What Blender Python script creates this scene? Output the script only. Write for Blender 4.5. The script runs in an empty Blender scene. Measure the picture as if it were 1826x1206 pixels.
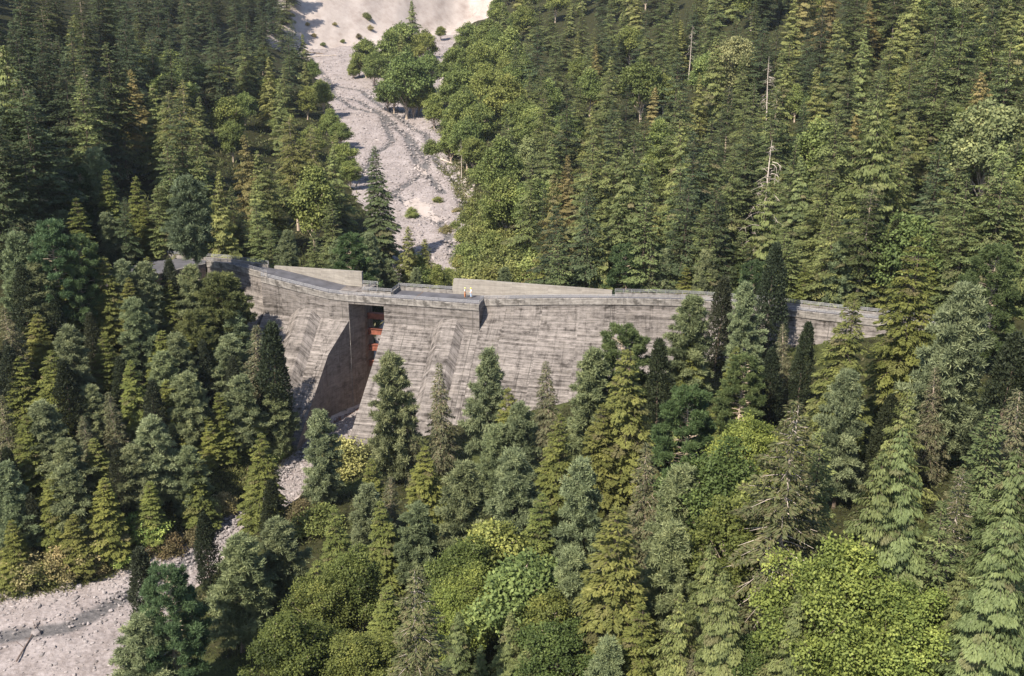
import bpy, math, random
import numpy as np
from mathutils import Vector, Matrix

SC = bpy.context.scene
COL = SC.collection
R = math.radians
# ------------------------------------------------------------------ camera numbers
F, PIT, HC, CX, CY = 2000.0, R(18), 49.5, 913.0, 603.0
cp, sp = math.cos(PIT), math.sin(PIT)

def ray(px, py):
    a, b = (px - CX) / F, (CY - py) / F
    return (a, cp + b * sp, -sp + b * cp)

def at(px, py, z):
    r = ray(px, py); t = (z - HC) / r[2]
    return (r[0] * t, r[1] * t, z)

def up(px, py):                       # on the upstream bed z = -20 + .065 (y - 185)
    r = ray(px, py)
    t = (HC + 20 + .065 * 185) / (-r[2] + .065 * r[1])
    return (r[0] * t, r[1] * t, HC + r[2] * t)

def proj(x, y, z):
    d = y * cp - (z - HC) * sp; u = y * sp + (z - HC) * cp
    return CX + F * x / d, CY - F * u / d, F / d

# ------------------------------------------------------------------ naming helpers
def tag(o, label=None, cat=None, group=None, kind=None):
    if label: o['label'] = label
    if cat: o['category'] = cat
    if group: o['group'] = group
    if kind: o['kind'] = kind
    return o

def link(name, me, mat=None, parent=None):
    o = bpy.data.objects.new(name, me); COL.objects.link(o)
    if mat and me and not me.materials: me.materials.append(mat)
    if parent: o.parent = parent
    return o

def empty(name, loc=(0, 0, 0)):
    o = bpy.data.objects.new(name, None); COL.objects.link(o); o.location = loc
    o.empty_display_size = 1
    return o

def np_mesh(name, V, Q, tone=None, smooth=False, uv=None):
    """quads from arrays; Q (n,4) or (n,3)"""
    V = np.asarray(V, np.float32); Q = np.asarray(Q, np.int32)
    me = bpy.data.meshes.new(name)
    k = Q.shape[1]; n = len(Q)
    me.vertices.add(len(V)); me.vertices.foreach_set('co', V.ravel())
    me.loops.add(n * k); me.loops.foreach_set('vertex_index', Q.ravel())
    me.polygons.add(n)
    me.polygons.foreach_set('loop_start', np.arange(0, n * k, k, dtype=np.int32))
    me.polygons.foreach_set('use_smooth', np.full(n, smooth, bool))
    if tone is not None:
        for key, arr in tone.items():
            a = me.attributes.new(key, 'FLOAT', 'POINT'); a.data.foreach_set('value', np.asarray(arr, np.float32))
    me.update(calc_edges=True); me.validate()
    return me

# ------------------------------------------------------------------ materials
def new_mat(name):
    m = bpy.data.materials.new(name); m.use_nodes = True
    nt = m.node_tree; nt.nodes.clear()
    out = nt.nodes.new('ShaderNodeOutputMaterial')
    return m, nt, out

class NT:
    def __init__(s, nt): s.nt = nt
    def n(s, t, **kw):
        nd = s.nt.nodes.new(t)
        ins = kw.pop('ins', {})
        for k, v in kw.items(): setattr(nd, k, v)
        for k, v in ins.items():
            if isinstance(v, bpy.types.NodeSocket): s.nt.links.new(v, nd.inputs[k])
            else: nd.inputs[k].default_value = v
        return nd
    def noise(s, vec, scale, detail=4, rough=.55, mapscale=None):
        if mapscale:
            vec = s.n('ShaderNodeMapping', ins={'Vector': vec, 'Scale': mapscale}).outputs[0]
        return s.n('ShaderNodeTexNoise', ins={'Vector': vec, 'Scale': scale, 'Detail': detail, 'Roughness': rough}).outputs[0]
    def ramp(s, fac, stops):
        nd = s.n('ShaderNodeValToRGB', ins={'Fac': fac}); cr = nd.color_ramp
        while len(cr.elements) < len(stops): cr.elements.new(.5)
        for e, (p, c) in zip(cr.elements, stops):
            e.position = p; e.color = (*c, 1) if len(c) == 3 else c
        return nd.outputs[0]
    def g(s, fac, a, b):              # remap a..b to 0..1
        return s.n('ShaderNodeMapRange', ins={'Value': fac, 'From Min': a, 'From Max': b}).outputs[0]
    def mix(s, f, a, b, blend='MIX'):
        nd = s.nt.nodes.new('ShaderNodeMix'); nd.data_type = 'RGBA'; nd.blend_type = blend
        for sock, v in ((nd.inputs[0], f), (nd.inputs[6], a), (nd.inputs[7], b)):
            if isinstance(v, bpy.types.NodeSocket): s.nt.links.new(v, sock)
            elif sock is nd.inputs[0]: sock.default_value = v
            else: sock.default_value = (*v, 1)
        return nd.outputs[2]
    def math(s, op, a, b=0.0):
        nd = s.n('ShaderNodeMath', operation=op)
        for i, v in ((0, a), (1, b)):
            if isinstance(v, bpy.types.NodeSocket): s.nt.links.new(v, nd.inputs[i])
            else: nd.inputs[i].default_value = v
        return nd.outputs[0]
    def bsdf(s, out, color, rough=.8, bump=None, bstr=.4, bdist=.1, metal=0.0, spec=.3):
        b = s.n('ShaderNodeBsdfPrincipled', ins={'Roughness': rough, 'Metallic': metal, 'Specular IOR Level': spec})
        if isinstance(color, bpy.types.NodeSocket): s.nt.links.new(color, b.inputs['Base Color'])
        else: b.inputs['Base Color'].default_value = (*color, 1)
        if bump is not None:
            bp = s.n('ShaderNodeBump', ins={'Height': bump, 'Strength': bstr, 'Distance': bdist})
            s.nt.links.new(bp.outputs[0], b.inputs['Normal'])
        s.nt.links.new(b.outputs[0], out.inputs[0])
        return b

def simple_mat(name, col, rough=.7, var=.25, scale=3.0, metal=0.0):
    m, nt, out = new_mat(name); k = NT(nt)
    tc = k.n('ShaderNodeTexCoord').outputs['Object']
    f = k.noise(tc, scale, 5)
    c = k.mix(k.g(f, .3, .7), tuple(v * (1 - var) for v in col), tuple(min(1, v * (1 + var)) for v in col))
    k.bsdf(out, c, rough, bump=f, bstr=.2, bdist=.03, metal=metal)
    return m

def concrete_mat(name, lo, hi, streak=1.0, joints=True, band=1.0):
    """board-marked concrete: UV x = metres along, y = metres up the face"""
    m, nt, out = new_mat(name); k = NT(nt)
    uv = k.n('ShaderNodeUVMap', uv_map='UVMap').outputs[0]
    big = k.noise(uv, 1.0, 4, .55, (.09, .16, 1))
    lines = k.noise(uv, 1.0, 6, .72, (.06, 2.0, 1))
    fine = k.noise(uv, 1.0, 4, .7, (.6, 3.4, 1))
    drip = k.noise(uv, 1.0, 4, .65, (2.2, .22, 1))
    blot = k.noise(uv, 1.0, 5, .6, (.45, .6, 1))
    v = k.math('ADD', k.math('MULTIPLY', k.g(lines, .36, .64), .35 * band), k.math('MULTIPLY', k.g(big, .28, .72), .26))
    v = k.math('ADD', v, k.math('MULTIPLY', k.g(fine, .3, .7), .22))
    v = k.math('ADD', v, k.math('MULTIPLY', k.g(drip, .3, .7), .12))
    board = k.noise(uv, 1.0, 3, .6, (.012, 3.1, 1)); mott = k.noise(uv, 1.0, 8, .78, (.8, 1.1, 1)); runs = k.noise(uv, 1.0, 5, .7, (1.3, .06, 1))
    v = k.math('ADD', v, k.math('MULTIPLY', k.math('SUBTRACT', k.g(board, .32, .68), .5), .30 * band))
    v = k.math('ADD', v, k.math('MULTIPLY', k.math('SUBTRACT', k.g(mott, .32, .68), .5), .46 * streak))
    v = k.math('SUBTRACT', v, k.math('MULTIPLY', k.g(runs, .54, .70), .30 * streak))
    v = k.math('SUBTRACT', v, k.math('MULTIPLY', k.g(blot, .55, .75), .42 * streak))
    c = k.ramp(v, [(.12, lo), (.45, tuple(a * .55 + b * .45 for a, b in zip(lo, hi))), (.85, hi)])
    c = k.mix(k.math('MULTIPLY', k.g(blot, .44, .30), .22), c, (.19, .165, .135))     # warm staining
    if joints:
        xy = k.n('ShaderNodeSeparateXYZ', ins={0: uv})
        px = k.math('PINGPONG', k.math('ADD', xy.outputs[0], 1.2), 5.75)
        j = k.math('LESS_THAN', px, .05)
        c = k.mix(k.math('MULTIPLY', j, k.g(drip, .35, .5)), c, (.06, .055, .05))
        py = k.math('PINGPONG', xy.outputs[1], .75)
        j2 = k.math('LESS_THAN', py, .035)
        c = k.mix(k.math('MULTIPLY', j2, .45), c, tuple(a * 1.0 for a in lo))
    k.bsdf(out, c, .88, bump=k.math('ADD', lines, fine), bstr=.5, bdist=.05, spec=.2)
    return m

M = {}
M['concrete'] = concrete_mat('weathered concrete', (.036, .031, .028), (.272, .242, .226))
M['concrete_slot'] = concrete_mat('brightened slot concrete', (.125, .10, .085), (.38, .31, .26), joints=False, band=.3)  # paler than the dam face: colour raised to brighten the shaded slot walls
M['concrete_pale'] = concrete_mat('pale concrete', (.17, .152, .135), (.335, .305, .268), streak=.5, joints=False, band=.7)
M['parapet'] = concrete_mat('parapet concrete', (.085, .077, .07), (.36, .33, .305), streak=1.2, joints=False, band=.4)
M['asphalt'] = simple_mat('asphalt', (.082, .08, .09), .85, .3, .6)
M['railing'] = simple_mat('galvanised railing', (.22, .22, .235), .5, .12, 4, metal=.2)
M['rust'] = simple_mat('rusty steel', (.19, .066, .042), .75, .4, 1.6)
M['timber'] = simple_mat('weathered timber', (.13, .095, .08), .85, .4, 2.5)
M['barkdark'] = simple_mat('brown bark', (.12, .09, .07), .9, .4, 2)
M['barkpale'] = simple_mat('pale bark', (.40, .32, .25), .9, .35, 1.2)
M['barkorange'] = simple_mat('orange bark', (.42, .25, .15), .9, .3, 1.2)
M['deadwood'] = simple_mat('bleached dead wood', (.42, .36, .31), .9, .3, 1.2)

def leaf_mat():
    m, nt, out = new_mat('leaves'); k = NT(nt)
    oi = k.n('ShaderNodeObjectInfo')
    tone = k.n('ShaderNodeAttribute', attribute_name='tone').outputs['Fac']
    tint = k.n('ShaderNodeAttribute', attribute_name='tint').outputs['Fac']
    c = k.mix(tint, oi.outputs['Color'], (.145, .122, .062))
    hs = k.n('ShaderNodeHueSaturation', ins={'Color': c, 'Hue': k.math('ADD', .5, k.math('MULTIPLY', k.math('SUBTRACT', tone, 1.0), -.032)),
                                           'Saturation': .92, 'Value': tone})
    d = k.n('ShaderNodeBsdfPrincipled', ins={'Base Color': hs.outputs[0], 'Roughness': .62, 'Specular IOR Level': .22})
    t = k.n('ShaderNodeBsdfTranslucent', ins={'Color': hs.outputs[0]})
    mx = k.n('ShaderNodeMixShader', ins={0: .32, 1: d.outputs[0], 2: t.outputs[0]})
    nt.links.new(mx.outputs[0], out.inputs[0])
    return m
M['leaf'] = leaf_mat()

# ------------------------------------------------------------------ creek, terrain
def polyd(P, pts):
    """min distance from points (n,2) to polyline"""
    P = np.asarray(P, float); best = np.full(len(P), 1e9)
    for a, b in zip(pts[:-1], pts[1:]):
        a = np.array(a[:2]); b = np.array(b[:2]); ab = b - a
        t = np.clip(((P - a) @ ab) / (ab @ ab), 0, 1)
        best = np.minimum(best, np.linalg.norm(P - a - t[:, None] * ab, axis=1))
    return best

XL = [(-170, 96), (-130, 108), (-100, 117), (-80, 122), (-65, 125.1), (-57.2, 127.3), (-50.8, 132), (-45.3, 139.1), (-39.5, 148), (-36.7, 158.5), (-34.5, 165.5),
      (-31, 176), (-27.5, 181.4), (-25.4, 186), (-24, 192), (-25, 215), (-26.9, 244), (-29.9, 274), (-44, 319), (-52, 354), (-63.7, 417), (-75.7, 476),
      (-98.6, 572), (-116, 624), (-120, 660), (-120, 900)]
XR = [(-60, 60), (-54, 90), (-46.1, 109.4), (-41.8, 126), (-38.5, 138), (-32.4, 149.6), (-27, 163), (-24, 170), (-22.7, 175.3), (-21.5, 180.3), (-19.6, 188), (-14, 205), (-9.6, 240), (-9.3, 290),
      (-11, 319), (-20.5, 362), (-27, 420), (-31, 457), (-33, 520), (-34, 573), (-34, 660), (-28, 745), (-22, 900)]
def edge(y, pts):
    return np.interp(y, [p[1] for p in pts], [p[0] for p in pts])
def bed(y):
    return np.interp(y, [60, 110, 125, 140, 166, 182, 195, 660, 760, 900], [-28, -26.8, -26.4, -25.3, -23, -22.4, -20, 11, 18, 30])

rs = np.random.RandomState(5)
_wav = [(rs.uniform(.02, .09) * (1 if i < 8 else 2.6), rs.uniform(0, 6.28), rs.uniform(0, 6.28)) for i in range(16)]
def wob(x, y):
    s = np.zeros_like(x)
    for f, a, p in _wav:
        s += np.sin((x * math.cos(a) + y * math.sin(a)) * f + p) / (f * 30 + .6)
    return s * .5

def ss(a, b, x):
    t = np.clip((x - a) / (b - a), 0, 1); return t * t * (3 - 2 * t)

TW = [(-76, 173.3), (-67.5, 180.8), (-65.5, 182.6), (-61.1, 187.0), (-58.6, 189.7), (-54.6, 194.0)]   # front line of the timber wall
def terrain(x, y):
    x = np.asarray(x, float); y = np.asarray(y, float)
    xl, xr, zc = edge(y, XL), edge(y, XR), bed(y)
    P = np.stack([x, y], 1)
    dl, dr = polyd(P, XL), polyd(P, XR)
    left = x < xl; right = x > xr
    # left side
    sl = np.interp(y, [100, 160, 180, 190, 230], [.26, .30, .62, .75, .30])
    cap = np.interp(y, [100, 150, 185, 230, 300], [30, 24, 19.0, 16, 200])
    hl = 1.2 * ss(0, 3, dl) + np.minimum(sl * dl, cap + .12 * dl)
    hl = np.where(y > 215, 1.2 * ss(0, 3, dl) + .15 * dl + .0023 * np.minimum(dl, 110) ** 2 + .35 * np.maximum(dl - 110, 0), hl)
    w = ss(205, 240, y)
    hl = (1 - w) * (1.2 * ss(0, 3, dl) + np.minimum(sl * dl, cap + .12 * dl)) + w * (1.2 * ss(0, 3, dl) + .12 * dl + .0022 * np.minimum(dl, 110) ** 2 + .36 * np.maximum(dl - 110, 0))
    # right side
    hr1 = 1.0 * ss(0, 3, dr) + .24 * np.minimum(dr, 92) + .10 * np.maximum(dr - 92, 0)
    hr2 = 1.5 * ss(0, 4, dr) + .085 * dr + .00085 * dr ** 2
    w = ss(165, 235, y)
    hr = (1 - w) * hr1 + w * hr2
    z = zc + np.where(left, hl, np.where(right, hr, -.8 * ss(0, 1.5, np.minimum(dl, dr))))
    z = z + wob(x, y) * ss(4, 25, np.minimum(dl, dr)) * np.where(y > 215, 1.6, .7)
    # back slopes and the scarp at the head of the valley
    z = z + .10 * np.maximum(y - 480, 0) * ss(8, 40, np.where(left, dl, dr)) * (left | right)
    yf = np.interp(x, [-150, -128, -100, -70, -30, 0, 30], [575, 612, 640, 692, 762, 780, 640]) + 2.6 * np.sin(x * .11) + 1.3 * np.sin(x * .31 + 1) + .5 * np.sin(x * 1.1 + y * .08)
    dd = np.maximum(y - yf, 0)
    sc = .50 * dd * dd / (dd + 9)
    ins = ss(-200, -115, x) * (1 - ss(-5, 45, x))
    z = z + sc * np.maximum(ins, .55 * ss(660, 720, y))
    # left abutment platform and the drop in front of its timber wall
    tx = np.interp(y, [p[1] for p in TW], [p[0] for p in TW])
    behind = x < tx + 0.6
    near = ss(-90, -78, x) * (1 - ss(-50, -46, x)) * ss(168, 174, y) * (1 - ss(200, 212, y))
    zt = np.where(behind, -.42, -2.6 - .55 * np.maximum(x - tx, 0))
    z = z * (1 - near) + np.where(x > tx + 8, z, zt) * near
    # dam footing: never above the crest road
    return z

STEP = 2.5
gx = np.arange(-330, 430 + STEP, STEP); gy = np.arange(40, 960 + STEP, STEP)
GX, GY = np.meshgrid(gx, gy)
GZ = terrain(GX.ravel(), GY.ravel()).reshape(GX.shape)
def ground(x, y):
    x = np.asarray(x, float); y = np.asarray(y, float)
    i = np.clip((x - gx[0]) / STEP, 0, len(gx) - 1.001); j = np.clip((y - gy[0]) / STEP, 0, len(gy) - 1.001)
    i0 = i.astype(int); j0 = j.astype(int); a = i - i0; b = j - j0
    return (GZ[j0, i0] * (1 - a) + GZ[j0, i0 + 1] * a) * (1 - b) + (GZ[j0 + 1, i0] * (1 - a) + GZ[j0 + 1, i0 + 1] * a) * b

def grid_quads(ny, nx):
    i = np.arange(ny * nx).reshape(ny, nx)
    return np.stack([i[:-1, :-1].ravel(), i[:-1, 1:].ravel(), i[1:, 1:].ravel(), i[1:, :-1].ravel()], 1)

def ground_mat():
    m, nt, out = new_mat('forest floor'); k = NT(nt)
    tc = k.n('ShaderNodeTexCoord').outputs['Object']
    a = k.noise(tc, .09, 6, .6); b = k.noise(tc, .9, 6, .7); d = k.noise(tc, .035, 5, .6)
    c = k.ramp(b, [(.3, (.014, .013, .008)), (.5, (.028, .030, .012)), (.7, (.05, .045, .022))])
    g = k.ramp(b, [(.3, (.028, .034, .011)), (.7, (.075, .085, .03))])
    gr_ = k.n('ShaderNodeAttribute', attribute_name='grass').outputs['Fac']
    c = k.mix(k.math('MULTIPLY', k.g(a, .48, .58), gr_), c, g)
    sand = k.n('ShaderNodeAttribute', attribute_name='sand').outputs['Fac']
    e = k.noise(tc, 1.0, 6, .65, (.10, .03, .12))
    e2 = k.noise(tc, .22, 6, .65)
    s = k.ramp(k.math('ADD', k.math('MULTIPLY', e, .6), k.math('MULTIPLY', e2, .4)), [(.32, (.25, .205, .185)), (.52, (.37, .32, .295)), (.7, (.45, .40, .375))])
    c = k.mix(k.g(k.math('ADD', sand, k.math('MULTIPLY', k.math('SUBTRACT', e2, .5), .9)), .4, .6), c, s)
    k.bsdf(out, c, .95, bump=b, bstr=.6, bdist=.3, spec=.1)
    return m
M['ground'] = ground_mat()
xx, yy = GX.ravel(), GY.ravel()
yf = np.interp(xx, [-150, -128, -100, -70, -30, 0, 30], [575, 612, 640, 692, 762, 780, 640])
sand = ss(-10, 4, yy - yf) * ss(-138, -124, xx) * (1 - ss(-6, 8, xx)) 
sand = np.maximum(sand, ((xx > edge(yy, XL) - 1) & (xx < edge(yy, XR) + 1)) * 1.0)
V = np.stack([xx, yy, GZ.ravel()], 1)
gr = link('ground', np_mesh('ground', V, grid_quads(len(gy), len(gx)), {'sand': sand, 'grass': (yy < 196) * 1.0}, True), M['ground'])
gr['kind'] = 'structure'
# far apron so that the ground runs on to the horizon on every side
def apron():
    ring = []
    b = [(gx[0], gy[0]), (gx[-1], gy[0]), (gx[-1], gy[-1]), (gx[0], gy[-1])]
    v, q = [], []
    def side(P, out):
        n = len(v)
        for (x, y, z), (ox, oy, oz) in zip(P, out):
            v.append((x, y, z - .02)); v.append((ox, oy, oz))
        for i in range(len(P) - 1):
            q.append((n + 2 * i, n + 2 * i + 1, n + 2 * i + 3, n + 2 * i + 2))
    st = 8
    top = [(gx[i], gy[-1], GZ[-1, i]) for i in range(0, len(gx), st)]
    side(top, [(x * 2.2, y + 900, z + 260) for x, y, z in top])
    lf = [(gx[0], gy[j], GZ[j, 0]) for j in range(0, len(gy), st)]
    side(lf, [(x - 900, y, z + 240) for x, y, z in lf])
    rt = [(gx[-1], gy[j], GZ[j, -1]) for j in range(0, len(gy), st)]
    side(rt, [(x + 900, y, z + 240) for x, y, z in rt])
    bt = [(gx[i], gy[0], GZ[0, i]) for i in range(0, len(gx), st)]
    side(bt, [(x * 1.5, y - 900, z - 40) for x, y, z in bt])
    o = link('hills', np_mesh('hills', v, q, {'sand': np.zeros(len(v))}, True), M['ground']); o['kind'] = 'structure'
apron()

# creek bed -------------------------------------------------------------
CH_UP = [up(*p) for p in [(545, 95), (560, 111), (585, 140), (597, 172), (631, 191), (679, 203), (711, 227), (739, 255), (761, 281), (757, 300), (728, 325), (700, 345), (735, 362), (780, 385), (800, 420), (812, 455)]]
CH_UP3 = [up(*p) for p in [(700, 345), (660, 330), (650, 300), (670, 270), (700, 250), (679, 203)]]
CH_UP4 = [up(*p) for p in [(590, 150), (640, 160), (700, 200), (760, 240), (780, 290), (820, 330), (830, 380)]]
CH_UP2 = [up(*p) for p in [(597, 172), (640, 178), (700, 215), (725, 245), (745, 290), (790, 340)]]
CH_DN = [at(*p, -26) for p in [(0, 1130), (120, 1115), (240, 1050), (330, 1005), (430, 935), (505, 865), (590, 790)]]
def bed_mat():
    m, nt, out = new_mat('pale creek gravel'); k = NT(nt)
    tc = k.n('ShaderNodeTexCoord').outputs['Object']
    ch = k.n('ShaderNodeAttribute', attribute_name='channel').outputs['Fac']
    a = k.noise(tc, 1.6, 6, .75); b = k.noise(tc, .22, 5, .65); e = k.noise(tc, .5, 5, .7, (.5, .16, 1))
    vo = k.n('ShaderNodeTexVoronoi', ins={'Vector': tc, 'Scale': 1.3, 'Randomness': 1.0})
    v = k.math('ADD', k.math('MULTIPLY', a, .45), k.math('ADD', k.math('MULTIPLY', b, .3), k.math('MULTIPLY', e, .25)))
    c = k.ramp(v, [(.34, (.080, .068, .064)), (.43, (.20, .170, .162)), (.53, (.295, .258, .252)), (.66, (.385, .345, .336))])
    c = k.mix(k.math('MULTIPLY', k.g(vo.outputs['Distance'], .35, .75), .35), c, (.20, .17, .16))
    f = k.g(k.math('ADD', ch, k.math('MULTIPLY', k.math('SUBTRACT', b, .5), .9)), .35, .75)
    c = k.mix(k.math('MULTIPLY', f, .95), c, k.ramp(a, [(.35, (.06, .058, .06)), (.7, (.15, .14, .14))]))
    leaf = k.n('ShaderNodeAttribute', attribute_name='litter').outputs['Fac']
    c = k.mix(k.g(k.math('ADD', leaf, k.math('MULTIPLY', k.math('SUBTRACT', a, .5), 1.3)), .45, .75), c, (.17, .075, .05))
    k.bsdf(out, c, .9, bump=k.math('ADD', a, k.math('MULTIPLY', vo.outputs['Distance'], .6)), bstr=.8, bdist=.22, spec=.2)
    return m
M['bed'] = bed_mat()
def creek(name, ys, n, chans, amp, wch):
    xs0, xs1 = edge(ys, XL) - 1.6, edge(ys, XR) + 1.6
    t = np.linspace(0, 1, n)
    X = xs0[:, None] + (xs1 - xs0)[:, None] * t; Y = np.repeat(ys[:, None], n, 1)
    P = np.stack([X.ravel(), Y.ravel()], 1)
    d = np.full(len(P), 1e9)
    for c in chans: d = np.minimum(d, polyd(P, c))
    f = np.exp(-(d / wch) ** 2)
    r = np.random.RandomState(3)
    Z = bed(P[:, 1]) + wob(P[:, 0] * 4, P[:, 1] * 4) * amp + r.randn(len(P)) * amp * .12 - .55 * f * amp * 2
    litter = np.exp(-((P[:, 0] - edge(P[:, 1], XL) - .2) / 1.6) ** 2) * ss(172, 178, P[:, 1]) * (1 - ss(186, 195, P[:, 1]))
    o = link(name, np_mesh(name, np.stack([P[:, 0], P[:, 1], Z], 1), grid_quads(len(ys), n), {'channel': f, 'litter': litter}, True), M['bed'])
    o['kind'] = 'structure'
    return o
creek('creek_bed', np.concatenate([np.arange(84, 122, .5), np.arange(122, 200, .4)]), 90, [CH_DN], .22, 1.6)
creek('upstream_creek_bed', np.arange(199.6, 700, 1.1), 60, [CH_UP, CH_UP2, CH_UP3, CH_UP4], .5, 1.5)

ICO = None
def rocks(name, pts, sizes, seed):
    r = np.random.RandomState(seed)
    t = (1 + 5 ** .5) / 2
    v0 = np.array([(-1, t, 0), (1, t, 0), (-1, -t, 0), (1, -t, 0), (0, -1, t), (0, 1, t), (0, -1, -t), (0, 1, -t), (t, 0, -1), (t, 0, 1), (-t, 0, -1), (-t, 0, 1)]) / 1.9
    f0 = np.array([(0, 11, 5), (0, 5, 1), (0, 1, 7), (0, 7, 10), (0, 10, 11), (1, 5, 9), (5, 11, 4), (11, 10, 2), (10, 7, 6), (7, 1, 8), (3, 9, 4), (3, 4, 2), (3, 2, 6), (3, 6, 8), (3, 8, 9), (4, 9, 5), (2, 4, 11), (6, 2, 10), (8, 6, 7), (9, 8, 1)])
    n = len(pts)
    sc = np.asarray(sizes)[:, None, None] * r.uniform(.55, 1.25, (n, 1, 3)) * np.array([1, 1, .7])
    V = v0[None] * (1 + r.uniform(-.22, .22, (n, 12, 1))) * sc
    a = r.uniform(0, 6.28, n); ca, sa = np.cos(a)[:, None], np.sin(a)[:, None]
    X = V[..., 0] * ca - V[..., 1] * sa; Y = V[..., 0] * sa + V[..., 1] * ca
    V = np.stack([X, Y, V[..., 2]], 2) + np.asarray(pts)[:, None, :]
    Fc = (f0[None] + (np.arange(n) * 12)[:, None, None]).reshape(-1, 3)
    return np_mesh(name, V.reshape(-1, 3), Fc, {'tone': np.repeat(r.uniform(.72, 1.12, n), 12)})
def rock_mat():
    m, nt, out = new_mat('creek stones'); k = NT(nt)
    tone = k.n('ShaderNodeAttribute', attribute_name='tone').outputs['Fac']
    tc = k.n('ShaderNodeTexCoord').outputs['Object']
    c = k.ramp(k.noise(tc, 2.2, 5), [(.3, (.185, .164, .16)), (.7, (.33, .294, .287))])
    hs = k.n('ShaderNodeHueSaturation', ins={'Color': c, 'Value': tone})
    k.bsdf(out, hs.outputs[0], .9, spec=.2)
    return m
M['rock'] = rock_mat()
r = np.random.RandomState(11)
def bedpts(n, y0, y1, pw=1.0):
    y = y0 + (y1 - y0) * r.rand(n) ** pw
    x = edge(y, XL) + (edge(y, XR) - edge(y, XL)) * r.uniform(.0, 1, n)
    amp = np.where(y < 194, .22, .5)
    return np.stack([x, y, bed(y) + wob(x * 4, y * 4) * amp + .03], 1)
p = bedpts(7000, 96, 190, 1.0)
o = link('rubble', rocks('rubble', p, np.minimum(.07 + r.exponential(.085, len(p)), .6), 1), M['rock']); tag(o, 'pale stones strewn over the gravel below the dam', 'stones', kind='stuff')
p = bedpts(9000, 196, 680, 1.2)
o = link('rubble', rocks('rubble', p, np.minimum(.14 + r.exponential(.16, len(p)), .95), 2), M['rock']); tag(o, 'pale stones strewn over the creek bed upstream of the dam', 'stones', kind='stuff')

# ------------------------------------------------------------------ mesh builders for built things
class MB:
    def __init__(s): s.v, s.f, s.uv, s.mi = [], [], [], []
    def face(s, pts, uvs=None, mi=0):
        n = len(s.v); s.v += [tuple(p) for p in pts]; s.f.append(tuple(range(n, n + len(pts))))
        s.uv += list(uvs) if uvs else [(p[0] * .97 - p[1] * .24, p[2] + .3 * p[1]) for p in pts]
        s.mi.append(mi)
    def loft(s, secs, us=None, closed=False, caps=False, mi=0):
        """secs: list of point lists; us: u per section"""
        if us is None:
            us = [0]
            for a, b in zip(secs[:-1], secs[1:]):
                us.append(us[-1] + (Vector(a[0]) - Vector(b[0])).length)
        vs = []
        for sec in secs:
            w = [0]
            for a, b in zip(sec[:-1], sec[1:]): w.append(w[-1] + (Vector(a) - Vector(b)).length)
            vs.append(w)
        m = len(secs[0])
        for i in range(len(secs) - 1):
            for j in range(m if closed else m - 1):
                j2 = (j + 1) % m
                a, b, c, d = secs[i][j], secs[i + 1][j], secs[i + 1][j2], secs[i][j2]
                v1 = vs[i][j]; v2 = vs[i][j2] if j2 else vs[i][j] + .5
                s.face([a, b, c, d], [(us[i], -v1), (us[i + 1], -v1), (us[i + 1], -v2), (us[i], -v2)], mi)
        if caps:
            for sec in (secs[0], secs[-1]): s.face(sec, None, mi)
    def box(s, c, sx, sy, sz, rz=0.0, mi=0):
        ca, sa = math.cos(rz), math.sin(rz)
        P = []
        for dx, dy, dz in ((-1, -1, -1), (1, -1, -1), (1, 1, -1), (-1, 1, -1), (-1, -1, 1), (1, -1, 1), (1, 1, 1), (-1, 1, 1)):
            x, y = dx * sx / 2, dy * sy / 2
            P.append((c[0] + x * ca - y * sa, c[1] + x * sa + y * ca, c[2] + dz * sz / 2))
        for q in ((0, 1, 5, 4), (1, 2, 6, 5), (2, 3, 7, 6), (3, 0, 4, 7), (4, 5, 6, 7), (3, 2, 1, 0)):
            s.face([P[i] for i in q], [(P[i][0] + P[i][1], P[i][2]) for i in q], mi)
    def tube(s, pts, rad, n=6, mi=0):
        secs = []
        rad = rad if hasattr(rad, '__len__') else [rad] * len(pts)
        for i, p in enumerate(pts):
            d = (Vector(pts[min(i + 1, len(pts) - 1)]) - Vector(pts[max(i - 1, 0)])).normalized()
            a = d.orthogonal().normalized(); b = d.cross(a)
            secs.append([tuple(Vector(p) + (a * math.cos(t) + b * math.sin(t)) * rad[i]) for t in (2 * math.pi * k / n for k in range(n))])
        s.loft(secs, closed=True, mi=mi)
        s.face(secs[0], mi=mi); s.face(secs[-1], mi=mi)
    def build(s, name, mat, parent=None, smooth=False):
        me = bpy.data.meshes.new(name); me.from_pydata(s.v, [], s.f)
        uvl = me.uv_layers.new(name='UVMap')
        uvl.data.foreach_set('uv', np.array(s.uv, np.float32).ravel())     # every face has its own corners, in order
        for mm in (mat if isinstance(mat, (list, tuple)) else [mat]): me.materials.append(mm)
        me.polygons.foreach_set('material_index', np.array(s.mi, np.int32))
        if smooth: me.polygons.foreach_set('use_smooth', np.full(len(s.f), True))
        me.update()
        return link(name, me, None, parent)

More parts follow.
